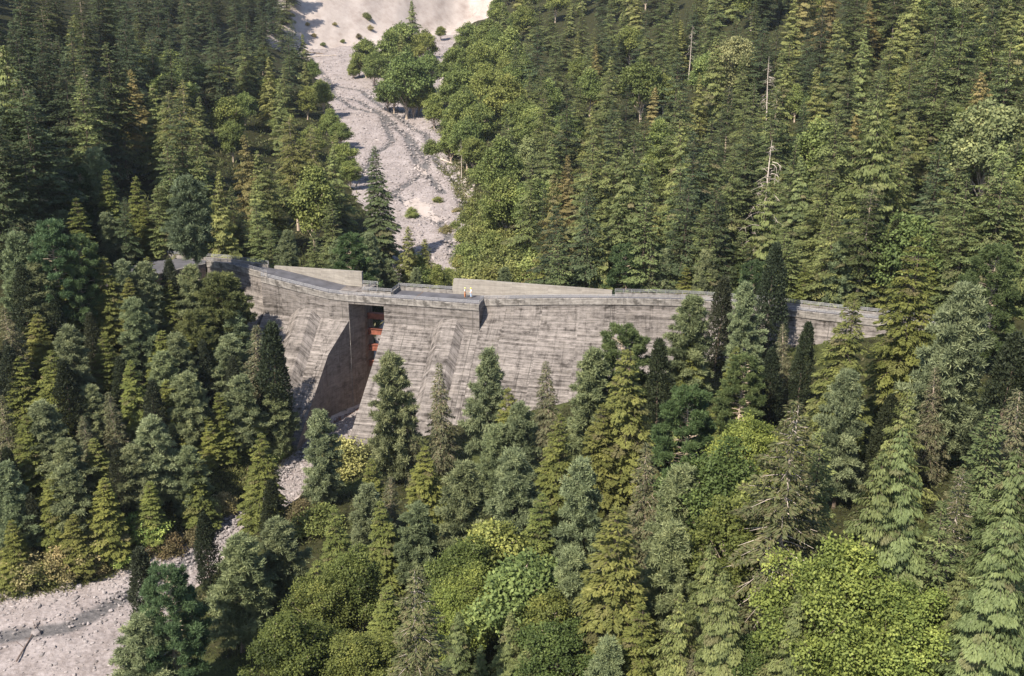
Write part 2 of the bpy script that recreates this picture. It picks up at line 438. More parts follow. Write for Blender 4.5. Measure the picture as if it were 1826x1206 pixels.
# ------------------------------------------------------------------ the dam
dam = empty('concrete_dam', (-27.6, 181.86, -22.5))
tag(dam, 'long weathered grey concrete dam across the wooded gorge with a tall dark slot', 'dam')
def dpart(mb, name, mat, parent=None):
    o = mb.build(name, mat, None)
    par = parent or dam
    o.parent = par
    # keep world placement: the dam empty is translated only
    o.matrix_parent_inverse = Matrix.Translation(dam.location).inverted() if par is dam else Matrix.Translation((0, 0, 0))
    return o
O2 = (-27.6, 181.86); AX = (.9701, -.2425); NX = (-.2425, -.9701)
def C(al, off, z): return (O2[0] + AX[0] * al + NX[0] * off, O2[1] + AX[1] * al + NX[1] * off, z)
def zroad(al): return float(np.interp(al, [-15.8, -3.6, 0, 22.9, 30], [-.3, -2.45, -2.6, -2.6, -2.3]))
ZB, GB = -6.4, .9
def zbat(off): return ZB - GB * off
WALL_L = [(-7.4, 1.36), (-3.6, 1.36), (0, 0), (5.1, -1.9), (17.8, -2.5), (23, -2.8)]     # slot's left wall: (off, along)
WALL_R = [(-7.4, 6.3), (-3.6, 6.3), (0, 6.3), (5.1, 6.3), (17.8, 5.7), (23, 5.4)]

def block(al0, al1, slot0=None, slot1=None):
    """part of the thick middle of the dam between two along positions; slot walls replace flat ends"""
    mb = MB()
    def sec(al, wall):
        f = (lambda off: float(np.interp(off, [w[0] for w in wall], [w[1] for w in wall]))) if wall else (lambda off: al)
        z = zroad(al)
        return [C(f(-7.4), -7.4, -26), C(f(-7.4), -7.4, z), C(f(-3.6), -3.6, z), C(f(0), 0, z), C(f(0), 0, ZB), C(f(5.1), 5.1, zbat(5.1)), C(f(17.8), 17.8, zbat(17.8)), C(f(23), 23, zbat(23))]
    als = sorted({al0, al1} | {a for a in (-12.2, -8, -3.6, 0, 5, 10, 14.5, 19) if al0 + .5 < a < al1 - .5})
    secs = [sec(a, slot0 if (a == al0 and slot0) else slot1 if (a == al1 and slot1) else None) for a in als]
    mb.loft(secs, als)
    for al, wall in ((al0, slot0), (al1, slot1)):
        if not wall:
            s = sec(al, None)
            mb.face([s[1], s[3], s[4], s[5], s[6], s[7], (s[7][0], s[7][1], -27), s[0]], None)
            continue
        z = zroad(al)
        u = 0
        for (o0, a0), (o1, a1) in zip(wall[:-1], wall[1:]):
            t0 = z if o0 < 0 or (o0 == 0 and o1 <= 0) else zbat(o0)
            t1 = z if o1 <= 0 else zbat(o1)
            if o0 == 0: t0 = ZB
            p = [C(a0, o0, -27), C(a1, o1, -27), C(a1, o1, t1), C(a0, o0, t0)]
            w = math.hypot(o1 - o0, a1 - a0)
            mb.face(p, [(u, -27), (u + w, -27), (u + w, t1), (u, t0)], 1); u += w
    return mb
dpart(block(-15.8, 0, None, WALL_L), 'dam_block', [M['concrete'], M['concrete_slot']])
dpart(block(6.3, 22.9, WALL_R, None), 'dam_block', [M['concrete'], M['concrete_slot']])
# pale joint lines down the slot wall
mb = MB()
mb.box(C(.03, 0, -14.4), .10, .10, 16.0, math.atan2(AX[1], AX[0]))
dpart(mb, 'joint_strip', M['parapet'])
# bridge over the slot
mb = MB()
def bsec(al, e): 
    a = lambda off: (float(np.interp(off, [w[0] for w in WALL_L], [w[1] for w in WALL_L])) if e == 0 else 6.3)
    return [C(a(-3.5), -3.5, -3.2), C(a(-3.5), -3.5, -2.6), C(a(-.02), -.02, -2.6), C(a(-.02), -.02, -3.5), C(a(-1.0), -1.0, -3.5), C(a(-1.4), -1.4, -3.2)]
mb.loft([bsec(0, 0), bsec(0, 1)], [0, 6], closed=True)
dpart(mb, 'bridge_deck', M['concrete'])

DL = [(-54.3, 194.0, .3), (-50.2, 192.4, .3), (-46.3, 190.0, .05), (-42.2, 187.3, -.3)]
UL = [(-55.0, 196.9, .3), (-51.0, 195.9, .3), (-46.6, 194.4, .05), (-41.2, 192.6, -.3)]
DR = [(-5.2, 179.2, -2.6), (-1, 177.9, -2.15), (5, 176.2, -1.55), (11, 174.8, -1.1), (16.9, 173.7, -.8), (22, 173.35, -.8), (27.2, 172.9, -.8), (32, 171.8, -.8), (37.5, 169.8, -.8), (43, 167.4, -.8), (48, 165.1, -.8), (57, 161.4, -.8), (69.3, 155.9, -.8)]
UR = [(-5.0, 183.7, -2.6), (0, 182.1, -2.15), (6, 180.4, -1.55), (11.6, 178.8, -1.1), (16.9, 177.2, -.8), (22.3, 176.8, -.8), (27.8, 176.2, -.8), (33, 175.0, -.8), (39, 173.2, -.8), (44.6, 170.9, -.8), (49.6, 168.6, -.8), (59, 164.6, -.8), (71, 159.0, -.8)]
def wing(D, U, o1):
    mb = MB(); secs = []; us = [0]
    for i, (d, u) in enumerate(zip(D, U)):
        a = Vector(D[max(i - 1, 0)][:2]); b = Vector(D[min(i + 1, len(D) - 1)][:2])
        t = (b - a).normalized(); n = Vector((t.y, -t.x))
        if n.y > 0: n = -n
        P = lambda off, z: (d[0] + n.x * off, d[1] + n.y * off, z)
        secs.append([(u[0], u[1], -24), (u[0], u[1], d[2]), (d[0], d[1], d[2]), P(0, d[2] - 1.0), P(o1 * .35, (d[2] - 1) * .5 + ZB * .5), P(o1, ZB), P(o1 + 6, ZB - 5.4), P(o1 + 12, ZB - 10.8), P(o1 + 19, zbat(19))])
        if i: us.append(us[-1] + (Vector(D[i][:2]) - Vector(D[i - 1][:2])).length)
    mb.loft(secs, us)
    for s in (secs[0], secs[-1]): mb.face(s + [(s[-1][0], s[-1][1], -26), (s[0][0], s[0][1], -26)])
    return mb
dpart(wing(DL, UL, 1.6), 'wing_wall', M['concrete'])
dpart(wing(DR, UR, 2.7), 'wing_wall', M['concrete'])

# buttress ribs on the battered face
def rib(a0, a1, a2, a3, mat):
    mb = MB(); secs = []
    secs.append([C(a0, -.05, ZB), C(a1, -.05, ZB + 1.55), C(a2, -.05, ZB + 1.55), C(a3, -.05, ZB)])
    for off in (1.3, 6, 12, 18, 22):
        zb = zbat(off) ; g = .0 * off
        secs.append([C(a0 - g, off, zb - .08), C(a1 - g, off, zb + 1.35), C(a2 + g, off, zb + 1.35), C(a3 + g, off, zb - .08)])
    us = [0, .55, 1.1, 1.6]
    for i in range(len(secs) - 1):
        o0, o1 = i * 4.5, i * 4.5 + 4.5
        for j in range(3):
            mb.face([secs[i][j], secs[i + 1][j], secs[i + 1][j + 1], secs[i][j + 1]], [(j * 2.5, -o0), (j * 2.5, -o1), (j * 2.5 + 2.5, -o1), (j * 2.5 + 2.5, -o0)])
    return mb
dpart(rib(15.2, 16.55, 19.05, 20.4, None), 'buttress', M['concrete'])
dpart(rib(-10.8, -9.1, -6.8, -5.1, None), 'buttress', M['concrete'])

# roadway sheets
mb = MB()
L = .004
mb.loft([[(d[0] * .97 + u[0] * .03, d[1] * .97 + u[1] * .03, d[2] + L), (u[0], u[1], d[2] + L)] for d, u in zip(DL, UL)])
mb.loft([[(*C(a, -.3, 0)[:2], zroad(a) + L), (*C(a, -7.3, 0)[:2], zroad(a) + L)] for a in (-15.8, -12, -8, -3.6, -.02)])
mb.loft([[(*C(a, -.3, 0)[:2], -2.6 + L), (*C(a + (1.36 if a < 3 else 0), -3.4, 0)[:2], -2.6 + L)] for a in (0, 6.3)])
mb.loft([[(*C(a, -.3, 0)[:2], -2.6 + L), (*C(a, -7.3, 0)[:2], -2.6 + L)] for a in (6.32, 14, 22.9)])
mb.loft([[(d[0] * .94 + u[0] * .06, d[1] * .94 + u[1] * .06, d[2] + L), (u[0], u[1], d[2] + L)] for d, u in zip(DR, UR)])
dpart(mb, 'roadway', M['asphalt'])
mb = MB(); mb.box((*C(10.9, -3.8, 0)[:2], -2.585), .18, 6.6, .02, math.atan2(AX[1], AX[0]))
dpart(mb, 'expansion_joint', M['barkdark'])

def parapet(pts, out=None, overhang=.14, drop=.45, hgt=.6, th=.4, rail=True, name='parapet', side=1):
    """pts: outer edge, road z. side=+1: the road lies left of the direction of travel"""
    P = [Vector(p) for p in pts]
    mb = MB(); mr = MB(); secs = []
    mids = []
    for i, p in enumerate(P):
        t = (P[min(i + 1, len(P) - 1)] - P[max(i - 1, 0)]); t.z = 0; t.normalize()
        inn = Vector((-t.y, t.x, 0)) * side
        a, b = p - inn * overhang, p + inn * (th - overhang)
        z = p.z
        secs.append([(a.x, a.y, z - drop), (a.x, a.y, z + hgt - .04), (a.x + inn.x * .04, a.y + inn.y * .04, z + hgt), (b.x, b.y, z + hgt), (b.x, b.y, z + .006), (b.x - inn.x * .05, b.y - inn.y * .05, z - drop)])
        m = (a + b) / 2; mids.append(Vector((m.x, m.y, z + hgt)))
    mb.loft(secs, closed=True)
    mb.face(secs[0]); mb.face(secs[-1])
    o = dpart(mb, name, M['parapet'])
    if rail:
        for h in (.24, .42, .60):
            mr.tube([tuple(m + Vector((0, 0, h))) for m in mids], .033, 5)
        for a, b in zip(mids[:-1], mids[1:]):
            n = max(1, round((b - a).length / 1.5))
            for k in range(n + 1):
                q = a.lerp(b, k / n)
                mr.box((q.x, q.y, q.z + .31), .07, .07, .62, math.atan2((b - a).y, (b - a).x))
        ro = mr.build('railing', M['railing']); ro.parent = o
        ro.matrix_parent_inverse = Matrix.Translation((0, 0, 0)); 
    return o
parapet(DL)
parapet([(*C(-15.66, 2.0 - 2.9, 0)[:2], -.3), (*C(-15.66, -.1, 0)[:2], -.3)], side=-1)
cen = [(*C(a, 0, 0)[:2], zroad(a)) for a in (-15.8, -12, -8, -3.6, 0)]
parapet(cen); parapet([(*C(a, 0, 0)[:2], zroad(a)) for a in (.02, 6.3, 10.6)]); parapet([(*C(a, 0, 0)[:2], zroad(a)) for a in (10.64, 16, 22.9)])
parapet([(*C(22.8, -.42, 0)[:2], -2.6), (*C(22.8, -3.2, 0)[:2], -2.55)], side=1)
parapet(DR[:5]); parapet(DR[4:9]); parapet(DR[8:])
parapet([(-64.0, 199.4, .3), (-60, 198.4, .3), UL[0], UL[1], (-46.8, 194.6, .05), (-43.2, 193.5, -.2)], side=-1)
parapet([(*C(-.2, -7.4, 0)[:2], -2.6), (*C(2.6, -7.4, 0)[:2], -2.6)], side=-1)
parapet([(*C(2.2, -7.2, 0)[:2], -2.6), (*C(1.5, -3.6, 0)[:2], -2.6)], side=-1, overhang=.2)
parapet([(*C(1.2, -3.5, 0)[:2], -2.6), (*C(6.5, -3.5, 0)[:2], -2.6)], side=-1)
parapet([(*C(6.5, -3.6, 0)[:2], -2.6), (*C(6.5, -7.2, 0)[:2], -2.6)], side=-1, overhang=.2)
parapet([(*C(6.4, -7.4, 0)[:2], -2.6), (*C(16.2, -7.4, 0)[:2], -2.6)], side=-1)
parapet(UR[4:9], side=-1); parapet(UR[8:], side=-1)

# pale walls beside the ramps (level top, the road dips below it)
def ramp_wall(pts, slant=0.0):
    mb = MB(); secs = []
    for (x, y, zb, zt), sh in pts:
        nx, ny = -NX[0], -NX[1]
        secs.append([(x, y, zb - .5), (x + nx * .02 + AX[0] * sh, y + ny * .02 + AX[1] * sh, zt), (x + nx * .65 + AX[0] * sh, y + ny * .65 + AX[1] * sh, zt), (x + nx * 1.4, y + ny * 1.4, -12)])
    mb.loft(secs, [0, 6, 12, 18, 24, 30][:len(secs)] if len(secs) < 7 else None)
    for s in (secs[0], secs[-1]): mb.face(s)
    return dpart(mb, 'ramp_wall', M['concrete_pale'])
lw = []
for a in (-16.9, -12, -8, -3.6, -.4):
    z = zroad(a) if a > -15.8 else -.25
    c = C(a, -7.42, 0); lw.append(((c[0], c[1], z, .12), 0))
ramp_wall(lw)
lw = []
for x, y, z, sh in ((-10.4, 184.95, -2.6, .45), (-5.2, 183.75, -2.6, 0), (0, 182.16, -2.15, 0), (6, 180.46, -1.55, 0), (11.6, 178.86, -1.1, 0), (16.4, 177.4, -.8, 0)):
    lw.append(((x, y, z, 0.0), sh))
ramp_wall(lw)
# steel beams across the slot
for z in (-6.95, -9.75, -12.7, -15.6):
    mb = MB()
    rz = math.atan2(AX[1], AX[0])
    c = C(3.8, -5.2, z)
    mb.box(c, 4.95, .5, .9, rz); mb.box((c[0], c[1], z + .48), 4.95, .9, .07, rz); mb.box((c[0], c[1], z - .48), 4.95, .9, .07, rz)
    dpart(mb, 'steel_beam', M['rust'])
mb = MB(); mb.box((70.1, 157.4, .2), .55, 4.6, 2.6, R(-26)); dpart(mb, 'end_pier', M['parapet'])

# ------------------------------------------------------------------ approach roads and the timber wall
def sheet(name, secs, mat, thick=.5):
    mb = MB()
    mb.loft([[(*a[:2], a[2] - thick), a, b, (*b[:2], b[2] - thick)] for a, b in secs])
    for a, b in (secs[0], secs[-1]): mb.face([(*a[:2], a[2] - thick), a, b, (*b[:2], b[2] - thick)])
    o = mb.build(name, mat); o['kind'] = 'structure'; return o
sheet('access_road', [((-54.7, 194.2, .3), (-55.2, 196.7, .3)), ((-57.9, 191.0, .2), (-60, 198.4, .25)), ((-60.9, 187.6, .1), (-66, 196.5, .15)),
                      ((-65.3, 183.0, .0), (-69, 189.5, .05)), ((-72, 177.4, -.3), (-74.5, 181.4, -.3)), ((-79, 171.5, -.8), (-81, 174.8, -.8))], M['asphalt'], .3)
sheet('right_access_road', [((69.4, 156.0, -.82), (70.8, 158.7, -.82)), ((82, 151.5, -.9), (83.4, 155.4, -.9)), ((100, 146, -.8), (101, 150, -.8)), ((125, 142, .5), (126, 146, .5))], M['asphalt'], 1.2)
tw = empty('timber_wall', (-61.1, 187.0, -2.4)); tag(tw, 'dark upright plank retaining wall along the road bend left of the dam', 'retaining wall')
mb = MB(); cap = MB()
rr = random.Random(2)
zt = [-.45, .02, .05, .15, .22, .3]
for (a, b, za, zb2) in zip(TW[:-1], TW[1:], zt[:-1], zt[1:]):
    A, B = Vector((*a, za)), Vector((*b, zb2)); n = int((B - A).length / .3); ang = math.atan2((B - A).y, (B - A).x)
    for i in range(n):
        q = A.lerp(B, (i + .5) / n); h = rr.uniform(-.05, .05)
        mb.box((q.x + rr.uniform(-.02, .02), q.y, q.z - 1.5 + h), .27, .14, 3.0, ang)
    q = (A + B) / 2
    cap.box((q.x, q.y, q.z + .12), (B - A).length + .05, .3, .12, ang)
for m_, nm in ((mb, 'planks'), (cap, 'cap_rail')):
    o = m_.build(nm, M['timber'] if nm == 'planks' else M['parapet']); o.parent = tw; o.matrix_parent_inverse = Matrix.Translation(tw.location).inverted()

# ------------------------------------------------------------------ people
def skin(name, verts, edges, radii, mat, parent=None, sub=1):
    me = bpy.data.meshes.new(name); me.from_pydata(verts, edges, [])
    o = bpy.data.objects.new(name, me); COL.objects.link(o)
    md = o.modifiers.new('s', 'SKIN'); md.use_smooth_shade = True
    for i, rd in enumerate(radii):
        d = me.skin_vertices[0].data[i]; d.radius = (rd, rd) if not isinstance(rd, tuple) else rd
    me.skin_vertices[0].data[0].use_root = True
    sb = o.modifiers.new('d', 'SUBSURF'); sb.levels = sub; sb.render_levels = sub
    dg = bpy.context.evaluated_depsgraph_get()
    m2 = bpy.data.meshes.new_from_object(o.evaluated_get(dg))
    bpy.data.objects.remove(o)
    m2.materials.clear(); m2.materials.append(mat)
    r_ = link(name, m2, None, parent)
    return r_
M['skin'] = simple_mat('skin', (.52, .32, .22), .6, .08, 8)
M['hair'] = simple_mat('dark hair', (.04, .028, .02), .8, .2, 20)
def person(px, py, label, shirt, trousers, hat, face, arm):
    x, y, z = at(px, py, -2.594)
    root = empty('person', (x, y, z)); root.rotation_euler = (0, 0, face)
    tag(root, label, 'person', 'people on the dam road')
    # y- is forward
    J = {'pel': (0, 0, .95), 'chest': (0, 0, 1.28), 'neck': (0, .01, 1.47), 'head': (0, -.01, 1.60), 'crown': (0, 0, 1.72)}
    v, e, rd = [], [], []
    def add(p, r_, par=None):
        v.append(p); rd.append(r_)
        if par is not None: e.append((par, len(v) - 1))
        return len(v) - 1
    pel = add((0, 0, .95), (.15, .10)); wa = add((0, 0, 1.10), (.14, .095), pel); ch = add((0, 0, 1.32), (.165, .11), wa); nk = add((0, .01, 1.47), .055, ch)
    hd = add((0, -.012, 1.58), .088, nk); cr = add((0, 0, 1.69), .075, hd); add((0, -.105, 1.585), .02, hd)
    body_end = {}
    shirt_v, shirt_e, shirt_r = [(0, 0, .93), (0, 0, 1.12), (0, 0, 1.33), (0, .005, 1.44)], [(0, 1), (1, 2), (2, 3)], [(.165, .115), (.155, .11), (.18, .122), .07]
    tr_v, tr_e, tr_r = [(0, 0, 1.0)], [], [(.162, .112)]
    for s in (-1, 1):
        sh = add((s * .18, 0, 1.40), .06, ch); el = add((s * .255, .03, 1.13), .046, sh)
        wr = add((s * (.27 if arm != s else .20), -.10 if arm != s else -.24, .90 if arm != s else 1.12), .032, el)
        pa = add((v[wr][0], v[wr][1] - .03, v[wr][2] - .07), .034, wr)
        for q in range(4):
            b = add((v[pa][0] + s * .005, v[pa][1] - .03 + q * .02, v[pa][2] - .05), .0095, pa)
            add((v[pa][0] - s * .008, v[pa][1] - .03 + q * .02, v[pa][2] - .085 - .008 * (q in (1, 2))), .008, b)
        tb = add((v[pa][0] - s * .01, v[pa][1] - .05, v[pa][2] - .01), .011, pa); add((v[tb][0] - s * .01, v[tb][1] - .015, v[tb][2] - .035), .009, tb)
        n = len(shirt_v); shirt_v += [(s * .17, 0, 1.40), (s * .24, .02, 1.18)]; shirt_e += [(2, n), (n, n + 1)]; shirt_r += [.075, .066]
        hp = add((s * .09, 0, .90), .095, pel); kn = add((s * .11, -.03 * s, .50), .062, hp); an = add((s * .12, .02, .10), .042, kn); add((s * .13, -.13, .035), .035, an)
        n = len(tr_v); tr_v += [(s * .09, 0, .90), (s * .11, -.03 * s, .50), (s * .12, .02, .12)]; tr_e += [(0, n), (n, n + 1), (n + 1, n + 2)]; tr_r += [.108, .082, .066]
    skin('body', v, e, rd, M['skin'], root, 1)
    skin('shirt', shirt_v, shirt_e, shirt_r, simple_mat('shirt cloth', shirt, .9, .08, 10), root, 1)
    skin('trousers', tr_v, tr_e, tr_r, simple_mat('trouser cloth', trousers, .9, .12, 10), root, 1)
    mb = MB()
    rings = []
    for rr_, zz in ((.150, 1.655), (.125, 1.665), (.122, 1.70), (.105, 1.755), (.06, 1.79), (.01, 1.80)):
        rings.append([(rr_ * .9 * math.cos(t), rr_ * 1.05 * math.sin(t) - (.02 if rr_ > .14 else 0), zz) for t in (k * math.pi / 6 for k in range(12))])
    mb.loft(rings, closed=True)
    mb.build('helmet', simple_mat('helmet shell', hat, .35, .04, 5), root)
    mb = MB(); mb.loft([[(r_ * math.cos(t), r_ * .95 * math.sin(t) + .02, z_) for t in (k * math.pi / 6 for k in range(12))] for r_, z_ in ((.075, 1.53), (.095, 1.59), (.098, 1.66))], closed=True)
    mb.build('hair', M['hair'], root)
    mb = MB()
    for s in (-1, 1):
        mb.box((s * .125, -.04, .04), .10, .27, .09)
        mb.box((s * .12, .03, .11), .10, .12, .10)
    mb.build('shoes', M['barkdark'], root)
    return root
person(829.5, 531.0, 'person in white shirt and orange trousers with a pale green helmet, on the dam road', (.72, .68, .62), (.55, .20, .07), (.62, .66, .22), R(70), 1)
person(839.8, 531.3, 'person in white shirt and light blue trousers with a yellow helmet, on the dam road', (.75, .74, .72), (.36, .46, .62), (.80, .72, .12), R(-60), -1)
# ------------------------------------------------------------------ foliage builders
def leaves(P, D, N, L, W):
    """diamond leaves: base P, unit direction D, normal hint N"""
    S = np.cross(D, N); S /= np.linalg.norm(S, axis=1, keepdims=True) + 1e-9
    L = np.asarray(L).reshape(-1, 1) * np.ones((len(P), 1)); W = np.asarray(W).reshape(-1, 1) * np.ones((len(P), 1))
    mid = P + D * L * .45
    V = np.stack([P, mid + S * W * .5, P + D * L, mid - S * W * .5], 1)
    return V

def unit(a): return a / (np.linalg.norm(a, axis=-1, keepdims=True) + 1e-9)

class Crown:
    def __init__(s): s.V, s.t, s.i = [], [], []
    def add(s, V, tone, tint=0.0):
        s.V.append(V.reshape(-1, 3)); n = len(V)
        s.t.append(np.repeat(tone * np.ones(n), 4)); s.i.append(np.repeat(tint * np.ones(n), 4))
    def mesh(s, name):
        V = np.concatenate(s.V); me = np_mesh(name, V, np.arange(len(V)).reshape(-1, 4), {'tone': np.concatenate(s.t), 'tint': np.concatenate(s.i)})
        me.materials.append(M['leaf']); return me

def trunk_mb(rg, H, r0, sides=7, bend=.25):
    mb = MB(); pts = []; rad = []
    ph = rg.uniform(0, 6.28)
    for i in range(9):
        t = i / 8
        pts.append((math.sin(t * 3 + ph) * bend * t, math.cos(t * 2.3 + ph) * bend * t, -.8 + (H + .8) * t)); rad.append(r0 * (1.25 if i == 0 else 1) * (1 - t) ** .85 + .02)
    mb.tube(pts, rad, sides)
    return mb, pts

def stick(mb, pts, r0, r1=.012, n=3):
    mb.tube(pts, [r0 + (r1 - r0) * i / (len(pts) - 1) for i in range(len(pts))], n)

def conifer(seed, H, Rm, base, nb, elev, droop, mode, dens, leaf, pw=.9, hw=.42, bark='barkdark', stickr=.035, jit=.25, r0=.25, bare=0.0, tiers=0, gap=0.0, round_top=0.0, visible_wood=True, s0=.12, ej=.12):
    rg = np.random.RandomState(seed); cr = Crown()
    mb, _ = trunk_mb(rg, H * .985, r0)
    k = 0
    hs = np.sort(1 - (1 - base) * rg.rand(nb) ** .8) if not tiers else None
    as0 = rg.uniform(0, 6.28); asym = rg.uniform(.08, .22)
    for b in range(nb):
        if tiers:
            ti = int(b * tiers / nb); t = base + (1 - base) * ((ti + .5 + rg.uniform(-.28, .28)) / tiers) ** 1.0
        else:
            t = base + (1 - base) * (b + rg.rand()) / nb
        tt = (t - base) / (1 - base)
        az = b * 2.39996 + rg.uniform(-.5, .5)
        prof = (1 - tt) ** pw
        if round_top: prof = (1 - round_top) * prof + round_top * math.sqrt(max(0, 1 - tt ** 2)) * min(1, .45 + tt * 2.2)
        ln = Rm * prof * (1 + rg.uniform(-jit, jit)) * (1 - .35 * math.exp(-tt * 9)) * (1 + asym * math.cos(az - as0 + tt * 4)) + .22
        if rg.rand() < gap: ln *= rg.uniform(.3, .6)
        el = elev + rg.uniform(-ej, ej) + .55 * max(0, tt - .6)
        dp = droop * (1 - .55 * tt) * (1 + rg.uniform(-.3, .3))
        ca, sa = math.cos(az), math.sin(az)
        z0 = H * t
        path = lambda s: np.stack([ca * ln * s, sa * ln * s, z0 + ln * (math.tan(el) * s - dp * s * s)], -1)
        if visible_wood and ln > .6:
            stick(mb, [tuple(path(np.array(q))) for q in (0.0, .4, .8)], stickr * (.5 + .5 * prof))
        if bare and rg.rand() < bare and tt < .55: continue
        n = int(dens * ln * ln * hw * 2 + dens * .35 * ln) + 3
        tone = np.clip(rg.normal(1, .17), .6, 1.5); tb = rg.uniform(.2, .8) if rg.rand() < .10 + .15 * max(0, .35 - tt) else 0.0
        side = np.array([-sa, ca, 0.0]); rad = np.array([ca, sa, 0.0]); upv = np.array([0, 0, 1.0])
        if mode in ('flat', 'hang', 'spiky'):
            s = s0 + (1 - s0) * rg.rand(n) ** .75
            w = ln * hw * (np.minimum(1, (1.04 - s) * 1.5) ** .7) * (.55 + .45 * np.minimum(1, s * 3))
            q = rg.uniform(-1, 1, n)
            P = path(s) + side * (q * w)[:, None]; P[:, 2] -= np.abs(q) * w * .22 + rg.uniform(0, .12, n)
            tan = np.stack([np.full(n, ca), np.full(n, sa), math.tan(el) - 2 * dp * s], 1); tan = unit(tan)
            if mode == 'flat':
                D = tan * .75 + side * (np.sign(q) * .65)[:, None] + upv * (-.12) + rg.randn(n, 3) * .16
                N = upv + rg.randn(n, 3) * .30
            elif mode == 'hang':
                D = tan * .45 - upv * .75 + side * (np.sign(q) * .25)[:, None] + rg.randn(n, 3) * .25
                N = rad * .8 + upv * .45 + rg.randn(n, 3) * .35
            else:
                D = tan * .6 + side * (np.sign(q) * .7)[:, None] - upv * .25 + rg.randn(n, 3) * .25
                N = upv * .9 + rad * .3 + rg.randn(n, 3) * .5
            L = leaf[0] * rg.uniform(.7, 1.3, n); W = leaf[1] * rg.uniform(.7, 1.3, n)
            tn = tone * rg.normal(1, .10, n).clip(.7, 1.35)
            ti = np.full(n, tb)
            if mode == 'spiky': ti = (rg.rand(n) < .40) * rg.uniform(.4, 1.0, n)
            cr.add(leaves(P, unit(D), unit(N), L, W), tn, ti)
        elif mode == 'tuft':
            nc = max(3, int(dens * ln * 2.0))
            s = s0 + (1 - s0) * rg.rand(nc) ** .7
            q = rg.uniform(-1, 1, nc) * ln * hw * (1.15 - s)
            Cn = path(s) + side * q[:, None] + rg.randn(nc, 3) * .12
            kk = 13
            P = np.repeat(Cn, kk, 0) + rg.randn(nc * kk, 3) * .10
            D = unit(rad * .45 + upv * .42 + rg.randn(nc * kk, 3) * .62)
            N = unit(rg.randn(nc * kk, 3) * .6 + upv * .8)
            tn = np.repeat(tone * rg.normal(1, .12, nc).clip(.7, 1.4), kk)
            cr.add(leaves(P, D, N, leaf[0] * rg.uniform(.6, 1.2, len(P)), leaf[1]), tn)
    # leader
    n = 46
    z = H * (1 - rg.rand(n) * .09); a = rg.uniform(0, 6.28, n); rr_ = (H - z) * .22
    P = np.stack([np.cos(a) * rr_ * .4, np.sin(a) * rr_ * .4, z - .1], 1)
    D = unit(np.stack([np.cos(a), np.sin(a), np.full(n, .55)], 1) + rg.randn(n, 3) * .2)
    cr.add(leaves(P, D, unit(rg.randn(n, 3) + np.array([0, 0, 1.])), leaf[0] * .8, leaf[1]), np.full(n, 1.05))
    tm = mb.build('trunk', M[bark]); me_t = tm.data; bpy.data.objects.remove(tm)
    return cr.mesh('crown'), me_t

def columnar(seed, H, Rm, n=9000):
    rg = np.random.RandomState(seed); cr = Crown(); mb, _ = trunk_mb(rg, H * .95, .2)
    lob = [(rg.uniform(0, 6.28), rg.uniform(.08, .85), rg.uniform(.25, .5)) for _ in range(16)]
    nc = n // 9
    t = rg.rand(nc) ** .85; a = rg.uniform(0, 6.28, nc)
    prof = np.clip(1.08 * np.minimum(1, (t + .10) * 4.0) ** .6 * (1 - np.maximum(0, t - .55) / .45) ** .62, .03, 1.2)
    rad = Rm * prof * (1 - .45 * rg.rand(nc) ** 2.2)
    for la, lt, lw in lob:
        d = np.angle(np.exp(1j * (a - la))); rad *= 1 + .30 * np.exp(-(d / .5) ** 2 - ((t - lt) / .11) ** 2) * (1 if rg.rand() < .6 else -1)
    Cn = np.stack([np.cos(a) * rad, np.sin(a) * rad, H * (.04 + .955 * t)], 1)
    k = 9
    P = np.repeat(Cn, k, 0) + rg.randn(nc * k, 3) * .16
    out = np.repeat(np.stack([np.cos(a), np.sin(a), np.zeros(nc)], 1), k, 0)
    D = unit(out * .5 + np.array([0, 0, .75]) + rg.randn(nc * k, 3) * .5)
    tn = np.repeat(rg.normal(1, .16, nc).clip(.6, 1.5), k) * rg.normal(1, .12, nc * k).clip(.6, 1.5)
    cr.add(leaves(P, D, unit(out + rg.randn(nc * k, 3) * .6), .38 * rg.uniform(.7, 1.3, nc * k), .17), tn)
    tm = mb.build('trunk', M['barkdark']); me_t = tm.data; bpy.data.objects.remove(tm)
    return cr.mesh('crown'), me_t

